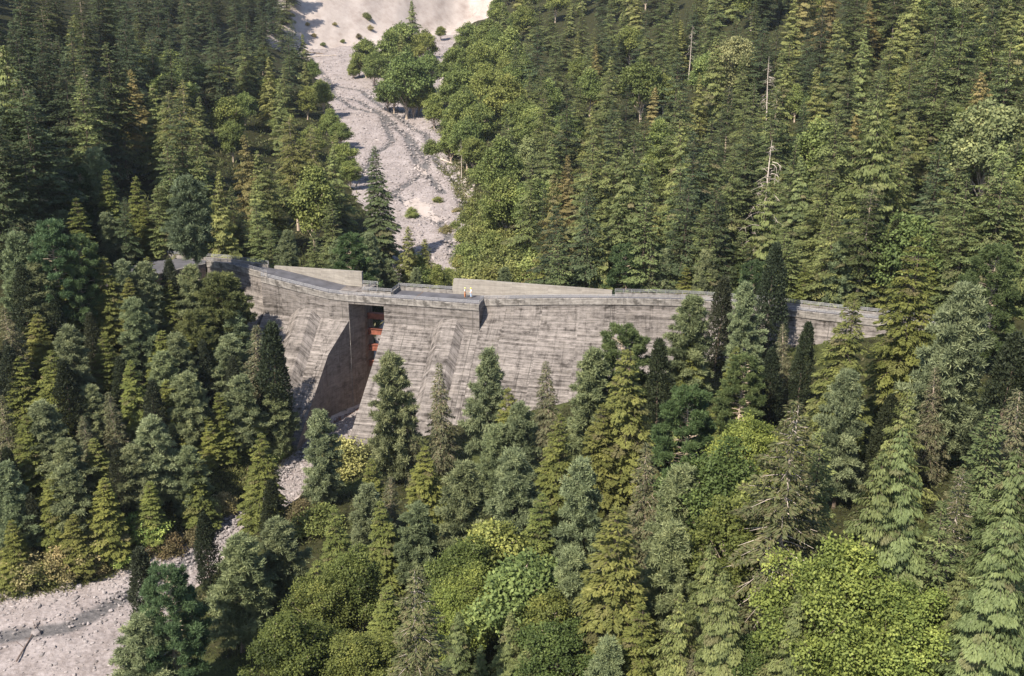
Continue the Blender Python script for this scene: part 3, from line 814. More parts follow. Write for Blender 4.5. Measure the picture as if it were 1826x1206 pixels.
def broadleaf(seed, H, Rm, base=.28, nl=13, n=15000, leaf=(.44, .30), bark='barkdark', flat=.8, kk=24, bush=False, lr=1.0):
    rg = np.random.RandomState(seed); cr = Crown()
    mb, pts = trunk_mb(rg, H * (.62 if not bush else .3), .32 if not bush else .1, bend=.5)
    nl = nl * 2
    lobes = []
    for i in range(nl):
        t = (i + .5) / nl; a = i * 2.39996 + rg.uniform(-.4, .4)
        zc = H * (base + (1 - base) * (.12 + .70 * t)); ph = math.sin(math.pi * min(1, .18 + t * .82)) ** .8
        rr_ = Rm * (.76 if lr == 1 else .88) * ph * rg.uniform(.45, 1.15) * (0 if i == nl - 1 else 1)
        rl = lr * Rm * rg.uniform(.17, .37) * (.85 if t > .8 else 1); zc += H * rg.uniform(-.06, .06)
        lobes.append((np.array([math.cos(a) * rr_, math.sin(a) * rr_, zc]), rl))
        b0 = pts[min(8, int(2 + 6 * t))]
        c = lobes[-1][0]
        stick(mb, [b0, tuple((np.array(b0) * .5 + c * .5) + rg.randn(3) * .25), tuple(c)], .11 if not bush else .04, .02, 4)
        for _ in range(4):
            e = c + unit(rg.randn(3) + np.array([0, 0, .5])) * rl * .9
            stick(mb, [tuple(c), tuple(e)], .03, .01, 3)
    tot = sum(l[1] ** 2 for l in lobes)
    for c, rl in lobes:
        m = int(n * rl * rl / tot); nc = max(5, m // kk)
        d = unit(rg.randn(nc, 3) + np.array([0, 0, .35]))
        rr_ = rl * (1 - .55 * rg.rand(nc) ** 2) * (1 + rg.uniform(-.18, .22, nc))
        Cn = c + d * rr_[:, None] * np.array([1, 1, flat])
        k = kk
        P = np.repeat(Cn, k, 0) + rg.randn(nc * k, 3) * (.36 * (leaf[0] / .3) ** .5) * np.array([1, 1, .6])
        od = np.repeat(d, k, 0)
        D = unit(od * .5 + np.array([0, 0, -.25]) + rg.randn(nc * k, 3) * .7)
        N = unit(od * .7 + np.array([0, 0, .6]) + rg.randn(nc * k, 3) * .55)
        ltone = rg.normal(1, .16)
        tn = np.repeat(ltone * rg.normal(1, .15, nc).clip(.6, 1.5), k) * rg.normal(1, .10, nc * k).clip(.6, 1.5)
        cr.add(leaves(P, D, N, leaf[0] * rg.uniform(.7, 1.3, nc * k), leaf[1]), tn)
    tm = mb.build('trunk', M[bark]); me_t = tm.data; bpy.data.objects.remove(tm)
    return cr.mesh('crown'), me_t

def snag(seed, H, lean=0.0, twigs=26):
    rg = np.random.RandomState(seed); mb, _ = trunk_mb(rg, H, .22, bend=.35)
    for i in range(twigs):
        t = rg.uniform(.35, .97); a = rg.uniform(0, 6.28); ln = H * .17 * (1.15 - t) * rg.uniform(.6, 1.4)
        z = H * t; e = np.array([math.cos(a) * ln, math.sin(a) * ln, z - ln * .3]); m = np.array([math.cos(a) * ln * .5, math.sin(a) * ln * .5, z - ln * .02])
        stick(mb, [(0, 0, z), tuple(m), tuple(e)], .045, .012)
        for _ in range(5):
            q = m + (e - m) * rg.rand(); stick(mb, [tuple(q), tuple(q + rg.randn(3) * .35 + np.array([0, 0, -.35]))], .018, .008)
    tm = mb.build('trunk', M['deadwood']); me_t = tm.data; bpy.data.objects.remove(tm)
    return None, me_t

SPEC = {}   # key -> (meshes, native height, name, category, phrase, colours, colour jitter)
def reg(key, meshes, H, name, cat, phrase, cols, hj=.055):
    SPEC[key] = dict(m=meshes, H=H, name=name, cat=cat, phrase=phrase, cols=cols, hj=hj)
reg('F', [conifer(10 + i, 18, 4.15, .05, 210, -.05, .30, 'flat', 26, (.34, .15), pw=.74, hw=.40, tiers=19, jit=.2) for i in range(4)], 18,
    'layered_fir', 'fir tree', 'olive layered fir', [(.172, .172, .042), (.158, .164, .042), (.182, .176, .048)])
reg('B', [conifer(20 + i, 18, 3.3, .10, 170, .28, .16, 'tuft', 5.2, (.58, .115), pw=.62, hw=.36, jit=.34, gap=.16, round_top=.35, s0=.3) for i in range(4)], 18,
    'blue_pine', 'pine tree', 'blue-green fluffy pine', [(.182, .208, .112), (.196, .220, .122), (.166, .194, .100)])
reg('C', [columnar(30 + i, 15, 1.5) for i in range(3)], 15, 'columnar_tree', 'columnar tree', 'dark narrow columnar tree', [(.040, .050, .026), (.046, .053, .032), (.036, .047, .026)])
reg('S', [conifer(40 + i, 16, 2.7, .06, 190, -.18, .30, 'spiky', 26, (.40, .105), pw=.80, hw=.28, bark='barkpale', jit=.3, stickr=.045) for i in range(3)], 16,
    'spruce_tree', 'spruce tree', 'sparse grey-green spruce with bare twigs', [(.12, .128, .07), (.13, .132, .075)])
reg('P', [conifer(50 + i, 18, 4.2, .14, 120, .20, .06, 'tuft', 7.0, (.55, .10), pw=.50, hw=.42, bark='barkpale', jit=.38, stickr=.10, r0=.3, round_top=.6, s0=.55, bare=.12) for i in range(3)], 18,
    'scots_pine', 'pine tree', 'pine with pale bare branches showing', [(.080, .115, .042), (.092, .118, .045), (.085, .125, .055)])
reg('M', [broadleaf(60 + i, 17, 6.2, nl=36, n=40000, leaf=(.27, .20), lr=.74, flat=.95) for i in range(2)], 17, 'maple_tree', 'broadleaf tree', 'bright yellow-green broadleaf tree', [(.185, .200, .040), (.172, .190, .040)])
reg('G', [broadleaf(70 + i, 16, 5.0, nl=26, n=28000, leaf=(.29, .21), lr=.72, flat=1.05, bark='barkpale') for i in range(3)], 16, 'broadleaf_tree', 'broadleaf tree', 'dark green broadleaf tree', [(.105, .122, .028), (.122, .130, .030), (.092, .118, .030)])
reg('K', [conifer(80 + i, 24, 4.6, .06, 290, -.05, .42, 'hang', 34, (.38, .12), pw=.80, hw=.42, jit=.38, ej=.2) for i in range(3)], 24,
    'cedar_tree', 'cedar tree', 'green drooping cedar', [(.138, .158, .058), (.126, .150, .056)])
reg('H', [conifer(90 + i, 24, 4.6, .10, 230, .02, .34, 'spiky', 22, (.40, .12), pw=.80, hw=.34, bark='deadwood', jit=.4, stickr=.085, bare=.45, ej=.2) for i in range(2)], 24,
    'conifer_tree', 'hemlock tree', 'grey-green shaggy hemlock with bare lower limbs', [(.115, .125, .058), (.105, .118, .052)])
firs = [conifer(100 + i, 24, 4.7, .07, 235, .04, .26, 'flat', 10, (.46, .20), pw=.72 + .05 * (i % 4), hw=.36, jit=.46, gap=.2, ej=.26) for i in range(6)]
ceds = [conifer(110 + i, 22, 4.3, .08, 220, .10, .34, 'hang', 13, (.44, .18), pw=.68 + .06 * (i % 4), hw=.36, jit=.46, gap=.18, ej=.28) for i in range(6)]
high = [conifer(120 + i, 27, 4.4, .45, 100, .0, .32, 'flat', 12, (.46, .2), ej=.25, pw=.62, hw=.44, bark='barkpale', jit=.35, r0=.34) for i in range(2)]
reg('Q', [conifer(160 + i, 16, 4.6, .10, 170, .25, .12, 'tuft', 4.6, (.58, .115), pw=.5, hw=.42, jit=.32, gap=.16, round_top=.6, s0=.35) for i in range(2)], 16,
    'bushy_pine', 'pine tree', 'wide brownish-olive bushy pine', [(.125, .125, .045), (.115, .12, .05)])
reg('N', [conifer(170, 18, 2.7, .38, 130, .25, .14, 'tuft', 6, (.55, .11), pw=.5, hw=.40, jit=.3, round_top=.7, s0=.25, bark='barkpale')], 18,
    'blue_pine', 'pine tree', 'blue-green pine with a long bare straight trunk', [(.125, .160, .098)])
reg('D', firs, 24, 'fir_tree', 'fir tree', 'dark blue-green fir', [(.086, .106, .052), (.078, .098, .052), (.094, .112, .054)])
reg('E', firs, 24, 'conifer_tree', 'hemlock tree', 'mid-green fir', [(.160, .174, .066), (.168, .178, .064), (.146, .164, .066)])  # mid-green firs on the same meshes as D; their hemlock category is made up
reg('Y', ceds, 22, 'cedar_tree', 'cedar tree', 'yellow-green cedar', [(.185, .190, .062), (.170, .182, .062), (.195, .190, .060)])
reg('O', ceds, 22, 'cedar_tree', 'cedar tree', 'browning golden cedar', [(.215, .170, .065), (.205, .172, .06)])
reg('L', high, 27, 'tall_fir', 'fir tree', 'tall fir on a bare pale trunk', [(.085, .10, .036), (.07, .09, .036)])
bls = [broadleaf(130 + i, 15, 5.0, nl=15, n=13000, leaf=(.46, .32), kk=18, bark='barkpale') for i in range(4)]
reg('A', bls, 15, 'alder_tree', 'broadleaf tree', 'rounded mid-green broadleaf tree', [(.172, .190, .052), (.198, .208, .056), (.146, .172, .050)])
reg('W', bls[:2], 15, 'pale_tree', 'broadleaf tree', 'pale yellowish-leaved tree', [(.235, .24, .115), (.21, .23, .10)])
bushes = [broadleaf(140 + i, 4, 3.0, base=.02, nl=10, n=3600, leaf=(.34, .22), bush=True) for i in range(3)]
reg('b', bushes, 4, 'shrub', 'shrub', 'leafy green shrub', [(.15, .175, .05), (.17, .18, .055)])
reg('y', bushes, 4, 'yellow_shrub', 'shrub', 'pale yellow shrub', [(.36, .35, .13)])
reg('g', bushes, 4, 'bright_shrub', 'shrub', 'bright lime-green shrub', [(.19, .26, .06)])
reg('r', bushes, 4, 'rusty_shrub', 'shrub', 'rusty brown shrub', [(.125, .10, .05)])
reg('t', bushes, 4, 'tan_shrub', 'shrub', 'tan dry shrub', [(.26, .22, .10)])
reg('d', [conifer(180, 26, 4.9, .05, 270, -.06, .30, 'flat', 20, (.44, .19), pw=.78, hw=.40, jit=.3, ej=.18)], 26, 'fir_tree', 'fir tree', 'dense dark green pointed fir', [(.095, .125, .058)])
reg('l', high, 27, 'tall_cedar', 'cedar tree', 'yellow-green cedar on a long pale trunk', [(.185, .180, .056), (.17, .172, .056)])
reg('T', [snag(150, 20), snag(151, 20)], 20, 'dead_snag', 'dead tree', 'bare grey dead tree', [(1, 1, 1)])

# ------------------------------------------------------------------ where the trees stand: top pixel, kind, height
FG = """
20 545 S 17;34 478 C 15;90 396 P 19;
340 320 N 18;96 524 C 12;120 587 B 14;230 497 F 13;257 474 B 13;240 535 B 14;385 492 Q 15;345 560 Q 12;338 476 B 13;300 500 F 10;449 580 S 14;477 578 C 14;87 625 F 14;110 643 C 14;
75 768 S 8;88 842 F 11;124 832 B 12;53 886 C 9;226 640 F 13;264 744 B 14;200 806 C 11;270 680 C 12;180 852 F 11;394 698 F 11;455 772 F 11;428 672 B 13;370 745 F 8;334 664 B 13;
364 918 C 11;478 856 C 11;247 973 C 10;416 962 B 14;500 926 B 13;294 1012 P 16;257 1096 B 12;247 1150 S 9;107 1176 S 3;5 828 B 13;14 800 C 9;4 705 S 13;310 600 B 12;160 690 B 10;30 640 F 12;350 560 F 12;290 590 F 12;
565 732 B 15;688 633 B 20;729 698 S 14;781 646 S 17;665 815 F 12;655 868 B 12;690 850 S 11;685 892 F 12;756 792 F 12;870 628 B 18;912 688 F 14;924 720 B 15;981 644 S 15;993 733 F 15;
1050 622 B 17;1105 582 P 18;1120 618 F 20;1068 718 F 14;828 828 B 15;912 806 B 16;1048 826 B 16;1103 903 F 19;1012 984 B 14;590 903 F 13;880 760 B 13;960 880 F 13;740 900 B 12;
626 968 G 13;556 1002 F 12;684 1046 F 11;724 1012 H 22;822 948 G 13;842 1008 M 11;815 1090 K 11;927 980 A 14;796 1046 M 10;980 1040 G 12;998 1100 G 11;850 1150 K 9;900 1090 K 12;960 1130 E 10;1083 1146 B 10;520 1080 G 13;570 1010 G 12;880 920 A 12;640 1120 G 10;
1179 610 C 16;1232 566 F 14;1236 530 B 17;1284 496 C 15;1331 506 B 16;1317 615 F 14;1381 436 C 18;1322 636 P 13;1434 575 C 13;1381 622 C 11;1405 575 S 12;
1517 520 F 21;1640 420 F 24;1703 509 B 22;1678 650 S 14;1775 438 P 18;1797 594 C 17;1818 690 S 16;1510 668 B 16;1586 708 C 13;1229 696 P 16;
1405 708 H 26;1566 796 K 23;1640 768 K 24;1520 958 M 17;1610 1010 M 14;1420 1050 K 14;1290 778 G 17;1310 880 G 16;1218 838 B 15;1158 790 S 15;1272 968 K 15;1310 1008 K 16;1340 1130 G 10;1780 908 K 20;1806 800 K 22;1716 830 H 18;
1190 940 B 15;1245 1168 S 8;1758 1120 K 10;1350 730 M 15;1460 760 E 20;1690 900 E 18;1210 1050 Y 13;1140 1080 F 12;1730 1010 K 14;1360 860 A 14;1770 720 E 16;1620 690 Y 15;1200 760 b 5;
"""
BAND = """
20 326 B 16;78 288 B 17;166 268 B 17;104 312 F 15;134 300 P 15;192 300 F 16;236 312 F 15;137 352 F 14;102 378 B 14;150 430 F 14;190 380 B 15;260 360 F 15;290 400 F 13;240 440 F 14;60 380 E 16;215 350 D 16;275 330 E 15;10 390 D 16;160 420 D 14;
1226 474 F 15;1270 450 B 17;1440 470 F 15;1350 468 P 14;1420 440 E 18;1600 392 C 17;1588 398 F 19;1716 444 C 15;1560 440 B 16;1122 438 P 17;1158 426 S 18;1060 446 B 16;1002 452 B 15;965 452 F 14;1190 450 B 15;
700 440 B 15;626 418 P 17;655 418 B 15;672 260 d 27;745 398 Y 18;732 425 S 14;506 412 B 14;432 384 D 16;392 438 S 12;462 420 E 13;560 412 E 14;600 430 B 12;905 478 B 10;1030 470 B 12;
1310 440 P 14;1808 520 F 11;1495 432 B 17;1500 470 E 14;1660 452 F 14;1690 430 E 18;1745 470 E 15;
"""
HERO = """
1010 30 E 22;1040 8 E 24;1075 25 D 24;1110 12 E 24;1030 55 Y 20;1062 50 E 20;1125 42 A 18;1150 20 D 24;985 8 E 22;1200 20 E 24;1240 8 D 24;1090 -10 E 26;1140 -14 Y 26;1185 -10 E 26;960 -5 E 24;1050 80 E 20;1090 72 D 20;1180 60 E 22;1270 20 E 24;575 138 A 14;590 192 A 12;606 214 A 10;614 250 A 12;556 104 A 12;622 282 A 9;600 232 Y 14;566 -34 E 20;592 -26 Y 16;540 60 Y 22;548 110 Y 18;78 8 L 30;130 25 Y 24;205 110 L 28;236 122 O 22;318 140 l 28;296 160 l 27;150 118 L 28;442 238 O 22;520 206 l 28;546 226 l 26;596 262 Y 22;480 300 Y 18;350 170 Y 22;40 180 D 22;20 60 D 26;10 240 D 20;
1165 154 O 22;1300 150 L 22;1606 286 Y 20;1604 290 Y 19;1066 78 O 22;1232 44 T 20;940 244 W 14;966 330 D 19;1016 276 O 17;1145 62 Y 20;1340 300 W 12;1376 100 T 24;1555 0 O 20;1545 330 L 22;905 210 E 20;1000 210 Y 18;1055 290 Y 20;

815 75 A 22;803 132 A 16;830 150 A 20;822 112 A 20;850 66 A 23;865 108 A 22;870 28 A 24;905 48 A 24;803 215 A 16;832 205 A 17;850 178 A 19;838 36 A 20;880 46 A 20;920 22 A 14;858 120 A 15;812 180 A 15;830 90 A 12;870 168 A 13;900 100 A 14;845 240 A 12;800 250 A 9;890 270 A 12;860 290 b 6;842 4 T 9;822 250 T 13;
390 108 A 14;440 104 A 14;522 88 A 13;480 130 A 14;432 160 A 13;545 150 A 13;500 190 A 12;556 220 A 12;410 210 A 13;580 200 A 8;465 80 A 13;360 110 A 14;
780 350 b 2;795 400 t 3;815 370 t 2;735 370 b 3;770 250 b 5;640 60 r 3;
"""
ISL = """
650 64 A 21;722 84 A 28;732 0 Y 32;698 50 A 24;765 88 A 20;745 112 A 21;772 165 A 14;700 120 A 19;665 88 A 18;690 55 E 20;640 92 A 13;755 50 A 20;715 35 A 24;735 145 A 15;690 140 A 14;760 140 A 16;718 60 Y 24;630 110 A 9;560 60 t 2;575 76 b 2;655 22 b 4;548 40 t 2;596 40 t 2;610 70 b 2;660 45 t 3;785 45 A 9;722 402 Y 17;760 425 Y 13;690 462 B 11;650 450 B 12;745 452 A 10;778 470 A 8;700 485 B 9;740 478 B 9;765 490 b 5;800 478 b 4;850 345 b 5;875 352 b 5;905 350 b 6;835 372 b 5;862 378 b 6;890 382 b 6;920 378 b 6;828 402 b 5;850 408 b 6;880 412 b 6;910 410 b 6;940 408 b 6;830 432 b 5;858 440 b 6;890 444 b 6;920 440 b 6;945 436 b 6;850 470 b 6;880 474 b 6;910 470 b 6;940 466 b 6;820 455 b 4;812 395 b 3;826 480 b 5;
"""
FG2 = """
60 470 B 14;160 560 C 11;60 560 F 12;180 600 F 12;150 740 S 10;110 790 B 11;40 740 F 11;300 680 F 11;330 800 B 11;300 760 C 10;230 800 B 11;
400 600 B 12;410 640 C 11;440 690 F 11;490 690 B 11;350 830 F 10;20 930 F 9;10 620 C 13;200 700 S 11;290 630 B 12;360 610 C 11;420 560 B 12;150 870 C 9;260 860 F 9;310 890 B 8;
130 424 P 17;176 456 F 14;104 474 F 12;150 476 C 12;205 505 F 9;80 720 B 12;130 920 F 8;30 880 B 9;210 640 C 11;170 780 F 10;70 430 F 14;20 420 B 15;
"""
SHR = """
611 782 y 5;602 812 y 4;255 915 g 4;268 925 g 4;100 985 t 4;150 965 t 4;40 985 t 4;190 960 t 3;70 1005 b 3;210 985 g 2;170 1000 t 2;300 955 r 3;270 965 r 2;350 935 r 3;120 1015 t 2;20 1015 b 2;490 800 g 2;505 815 g 2;345 730 y 2;560 905 b 4;540 890 r 3;400 880 t 3;370 895 y 3;420 1000 y 2;
"""
items = []
def parse(txt, zone):
    for s in txt.replace('\n', '').split(';'):
        if s.strip():
            a = s.split(); items.append([float(a[0]), float(a[1]), a[2], float(a[3]), zone])
parse(FG, 'fg'); parse(BAND, 'band'); parse(HERO, 'bg'); parse(FG2, 'fg'); parse(SHR, 'fg'); parse(ISL, 'isl')
# forest behind, filled in by region on a jittered spacing
rg = random.Random(77)
def free(px, py, d):
    return all(abs(px - i[0]) / d + abs(py - i[1]) / (d * .75) > .72 for i in items)
def fill(x0, x1, y0, y1, mix, hrange, sp0, sp1, test=None):
    y = y0
    while y < y1:
        f = (y - y0) / max(1, y1 - y0); sx = sp0 + (sp1 - sp0) * f
        x = x0 + rg.uniform(0, sx)
        while x < x1:
            px, py = x + rg.uniform(-.3, .3) * sx, y + rg.uniform(-.35, .35) * sx * .7
            if (test is None or test(px, py)) and free(px, py, sx):
                kk = rg.choices([m[0] for m in mix], [m[1] for m in mix])[0]
                items.append([px, py, kk, rg.uniform(*hrange) * (.75 if kk == 'A' else 1), 'bg'])
            x += sx
        y += sx * .66
RMIX = [('E', 8), ('D', 5), ('Y', 5.5), ('O', .8), ('A', 3.2), ('L', .9), ('K', .6), ('W', .15), ('T', .2)]
fill(950, 1850, -46, 420, RMIX, (18, 33), 50, 66, lambda x, y: x > 930 + max(0, 60 - y) * .2)
fill(200, 520, -60, 70, [('D', 9), ('E', 1)], (25, 32), 42, 46)
fill(-20, 200, -60, 260, [('D', 7), ('E', 2), ('Y', 1.3), ('L', 1)], (24, 33), 52, 60, lambda x, y: not (70 < x < 310 and 150 < y < 295))
fill(250, 600, 90, 330, [('A', 5), ('Y', 5), ('E', 2)], (21, 27), 52, 60, lambda x, y: x < 560 - max(0, 130 - y) * .3 and x > 200 + (y > 200) * 90)
fill(330, 640, 330, 420, [('Y', 4), ('E', 3), ('D', 2)], (15, 19), 54, 60, lambda x, y: x < 620 and not 488 < x < 566 and not 280 < x < 345)
fill(800, 960, -20, 330, [('A', 6), ('E', 2), ('Y', 2)], (22, 27), 46, 54, lambda x, y: x > 835 + max(0, 60 - y) * .6)

fill(870, 1010, -20, 260, [('A', 5), ('E', 2), ('Y', 1)], (20, 26), 38, 42, lambda x, y: x > 850 + max(0, 60 - y) * .7)
fill(940, 1850, 10, 260, [('E', 4), ('D', 3), ('Y', 2), ('A', 2)], (15, 25), 40, 54)
fill(880, 1000, -60, 40, [('A', 3), ('E', 2)], (20, 26), 34, 40, lambda x, y: x > 870 + max(0, 30 - y) * .6)
fill(900, 1250, -150, -100, [('D', 3), ('E', 2)], (26, 34), 38, 40)
fill(900, 1850, -120, -50, [('E', 4), ('D', 4), ('Y', 1)], (24, 32), 40, 44)
fill(180, 520, -110, -50, [('D', 4)], (24, 32), 44, 44)
fill(-20, 330, 60, 300, [('D', 5), ('E', 2)], (20, 28), 44, 48, lambda x, y: not (70 < x < 310 and 150 < y < 295))

for e_ in ('268 460 F 13', '300 468 C 12', '214 468 B 13', '322 484 S 9', '240 482 C 10'):
    a_ = e_.split(); items.append([float(a_[0]), float(a_[1]), a_[2], float(a_[3]), 'fg'])
for e_ in ('1205 5 E 24', '1225 15 D 22', '1245 -5 E 26', '1215 35 Y 20'):
    a_ = e_.split(); items.append([float(a_[0]), float(a_[1]), a_[2], float(a_[3]), 'bg'])
# dam footprint: nothing grows out of the concrete
def seg_side(D):
    return [p[1] for p in D], [p[0] for p in D]
Dall = sorted([p for p in DL] + [(*C(a, 0, 0)[:2], 0) for a in (-15, -8, 0, 6, 14, 22.5)] + DR[1:])
Uall = sorted([p for p in UL] + [(*C(a, -7.5, 0)[:2], 0) for a in (-14, -8, 0, 6, 14)] + UR[1:])
def in_dam(x, y, z, m=1.5):
    if x < -58 or x > 74: return False
    yd = float(np.interp(x, [p[0] for p in Dall], [p[1] for p in Dall])); yu = float(np.interp(x, [p[0] for p in Uall], [p[1] for p in Uall]))
    off = max(1.5, (-z + ZB) / GB + 2.0)
    return yd - off * 1.03 - m < y < yu + 2.0
def on_road(x, y):
    if x < -54:
        return float(polyd(np.array([[x, y]]), [(-55, 195.5), (-60, 193), (-67, 186), (-74, 179.5), (-88, 168.5), (-106, 156)])[0]) < 4.6
    return x > 68 and float(polyd(np.array([[x, y]]), [(69, 157), (83, 153.5), (100, 148), (126, 144)])[0]) < 3.5
def in_creek(x, y):
    return float(edge(y, XL)) - .3 < x < float(edge(y, XR)) + .3
def behind(x, y):
    if x < -56: return y > float(np.interp(x, [-110, -88, -74, -67, -60, -56], [163, 175, 187, 194, 201, 201]))
    if x > 72: return y > float(np.interp(x, [72, 85, 101, 126], [162, 158, 153, 149]))
    return y > float(np.interp(x, [p[0] for p in Uall], [p[1] for p in Uall])) + 2.5
def place(px, py, h, zone):
    r_ = np.array(ray(px, py))
    t = np.arange(60, 900, .5)
    X, Y, Z = r_[0] * t, r_[1] * t, HC + r_[2] * t
    g = ground(X, Y); dz = Z - g
    order = ([1, 1.06, 1.12, 1.2, 1.3, 1.4, 1.5, .94, .88] if zone == 'fg' else [1, .93, .87, .8, .72, .65, .58, .5, .44, .38, .32])
    for k in order:
        ok = np.nonzero((dz <= h * k))[0]
        if not len(ok): continue
        i = ok[0]
        if zone in ('bg', 'band') and not behind(X[i], Y[i]): continue
        if not in_dam(X[i], Y[i], g[i]) and not on_road(X[i], Y[i]) and not (in_creek(X[i], Y[i]) and zone not in ('creek', 'isl')):
            return X[i], Y[i], g[i], h * k
    return None

def zone_name(x, y, px, py, z):
    xl, xr = float(edge(y, XL)), float(edge(y, XR))
    if y < 160 or (y < 196 and (x < -30 and y < 180 or x >= -30 and not py < 470 and y < 176)):
        if x < xl:
            if px < 130: return 'at the far left below the dam' if py > 560 else 'at the far left beside the road bend'
            if px < 320: return 'on the left bank below the road' if py < 780 else 'on the left bank by the gravel'
            return 'beside the left end of the dam face' if py < 700 else 'on the left bank near the slot'
        if py > 840:
            if px < 560: return 'beside the lower gravel bed'
            if px < 900: return 'in the lower middle foreground'
            if px < 1220: return 'in the foreground below the dam'
            if px < 1480: return 'in the right foreground'
            return 'in the lower right corner'
        if px < 700: return 'right beside the slot mouth'
        if px < 960: return 'before the middle of the dam face'
        if px < 1200: return 'before the right half of the dam face'
        if px < 1450: return 'before the right wing of the dam'
        return 'before the far right end of the dam'
    if y < 255 and py > 380:
        if px < 330: return 'behind the road bend left of the dam'
        if px < 640: return 'behind the left wing of the dam'
        if px < 830: return 'behind the slot of the dam'
        if px < 1150: return 'behind the pale wall on the dam'
        if px < 1450: return 'behind the right wing of the dam'
        return 'behind the far right end of the dam'
    if x < xl:
        if py < 70: return 'in the dark top left forest' 
        if px < 230: return 'on the shaded far left slope'
        if px < 420: return 'on the sunny left slope'
        return 'left of the upstream gravel'
    if x < xr: return 'on the upstream gravel bed'
    if px < 950:
        return 'right of the upstream gravel, upper part' if py < 150 else 'right of the upstream gravel, lower part'
    row = 'top' if py < 60 else 'upper' if py < 150 else 'middle' if py < 260 else 'lower'
    colm = 'left part' if px < 1150 else 'centre' if px < 1350 else 'right part' if px < 1580 else 'far right'
    return f'on the {row} right hillside, {colm}'

ORD = ['', 'first', 'second', 'third', 'fourth', 'fifth', 'sixth', 'seventh', 'eighth', 'ninth', 'tenth', 'eleventh', 'twelfth', 'thirteenth', 'fourteenth', 'fifteenth'] + ['further'] * 40
placed = []
for px, py, kk, h, zone in items:
    q = place(px, py, h, zone)
    if q is None:
        q = place(px, py, h, 'creek') if kk in 'Ab tWr' else None
        if q is None: continue
    placed.append((px, py, kk, q))
HIDDEN = {132, 152, 156, 160, 188, 193, 269, 271, 276, 351, 356, 366, 395, 417, 419, 425, 636, 695, 708, 717, 718, 719, 721, 722, 723, 724, 725, 726, 727, 728, 729, 730, 731, 732, 733, 734, 735, 736, 737, 738, 739, 740, 741, 742, 743, 744, 745, 746, 747, 748, 749, 750, 751, 753, 755, 756, 758, 760, 762, 765, 769, 782, 783, 784, 785, 786, 787, 788, 789, 790}     # trees that others cover completely from here are not built
cells = {}
objs = []
for idx, (px, py, kk, (x, y, z, h)) in enumerate(placed):
    if idx in HIDDEN: continue
    S = SPEC[kk]; rn = random.Random(4000 + idx)
    i = rn.randrange(len(S['m'])); mc, mt = S['m'][i]
    s = h / S['H']
    root = empty(S['name'], (x, y, z - .15))
    root.rotation_euler = (rn.uniform(-.05, .05), rn.uniform(-.05, .05), rn.uniform(0, 6.28))
    w = s * rn.uniform(.9, 1.12) * (1.0 if h > S['H'] * .7 else 1.12) * (1.2 if y < 190 and px < 540 and kk in 'FBS' else 1.0)
    root.scale = (w, w, s)
    root['category'] = S['cat']; root['group'] = 'trees around the dam' if y < 215 else 'trees on the slopes behind the dam'
    if S['cat'] == 'shrub': root['group'] = 'shrubs near the creek'
    o = link('trunk', mt, None, root)
    if mc:
        c = link('crown' if S['cat'] != 'shrub' else 'foliage', mc, None, root)
        col = rn.choice(S['cols']); v = rn.uniform(.84, 1.16); j = rn.uniform(-S['hj'], S['hj'])
        g_ = .93 if kk in 'FYEDAGMPQ' else 1.0
        c.color = (col[0] * v * (1 + j) * g_ * 1.02, col[1] * v * 1.05, col[2] * v * (1 - j) * .92, 1)
    objs.append((root, kk, px, py))
    cells.setdefault((S['phrase'], zone_name(x, y, px, py, z)), []).append((px, root, py))
cells2 = {}
for (ph, zn), lst in cells.items():
    if len(lst) > 7:                     # a crowded cell is told apart by rows as well
        by = sorted(lst, key=lambda a: a[2]); m = (len(by) + 1) // 2
        if len(lst) > 16:
            m = (len(by) + 2) // 3
            cells2[(ph, zn, 'far row')] = by[:m]; cells2[(ph, zn, 'middle row')] = by[m:2 * m]; cells2[(ph, zn, 'near row')] = by[2 * m:]
        else:
            cells2[(ph, zn, 'far row')] = by[:m]; cells2[(ph, zn, 'near row')] = by[m:]
    else: cells2[(ph, zn, '')] = lst
for (ph, zn, row), lst in cells2.items():
    if row: zn = zn + ', ' + row
    if len(lst) > 9: print('BIG', ph, zn, len(lst))
    lst.sort(key=lambda a: a[0]); n = len(lst)
    for i, (px, root, _py) in enumerate(lst):
        if n == 1: lab = ph + ' ' + zn
        elif i == 0: lab = 'leftmost ' + ph + ' ' + zn
        elif i == n - 1: lab = 'rightmost ' + ph + ' ' + zn
        else: lab = ORD[i + 1] + ' ' + ph + ' from left, ' + zn
        if len(lab.split()) > 16: print('LONG', lab)
        root['label'] = lab
print('TREES', len(placed), 'of', len(items))
from collections import Counter
print(Counter(SPEC[p[2]]['cat'] for p in placed))

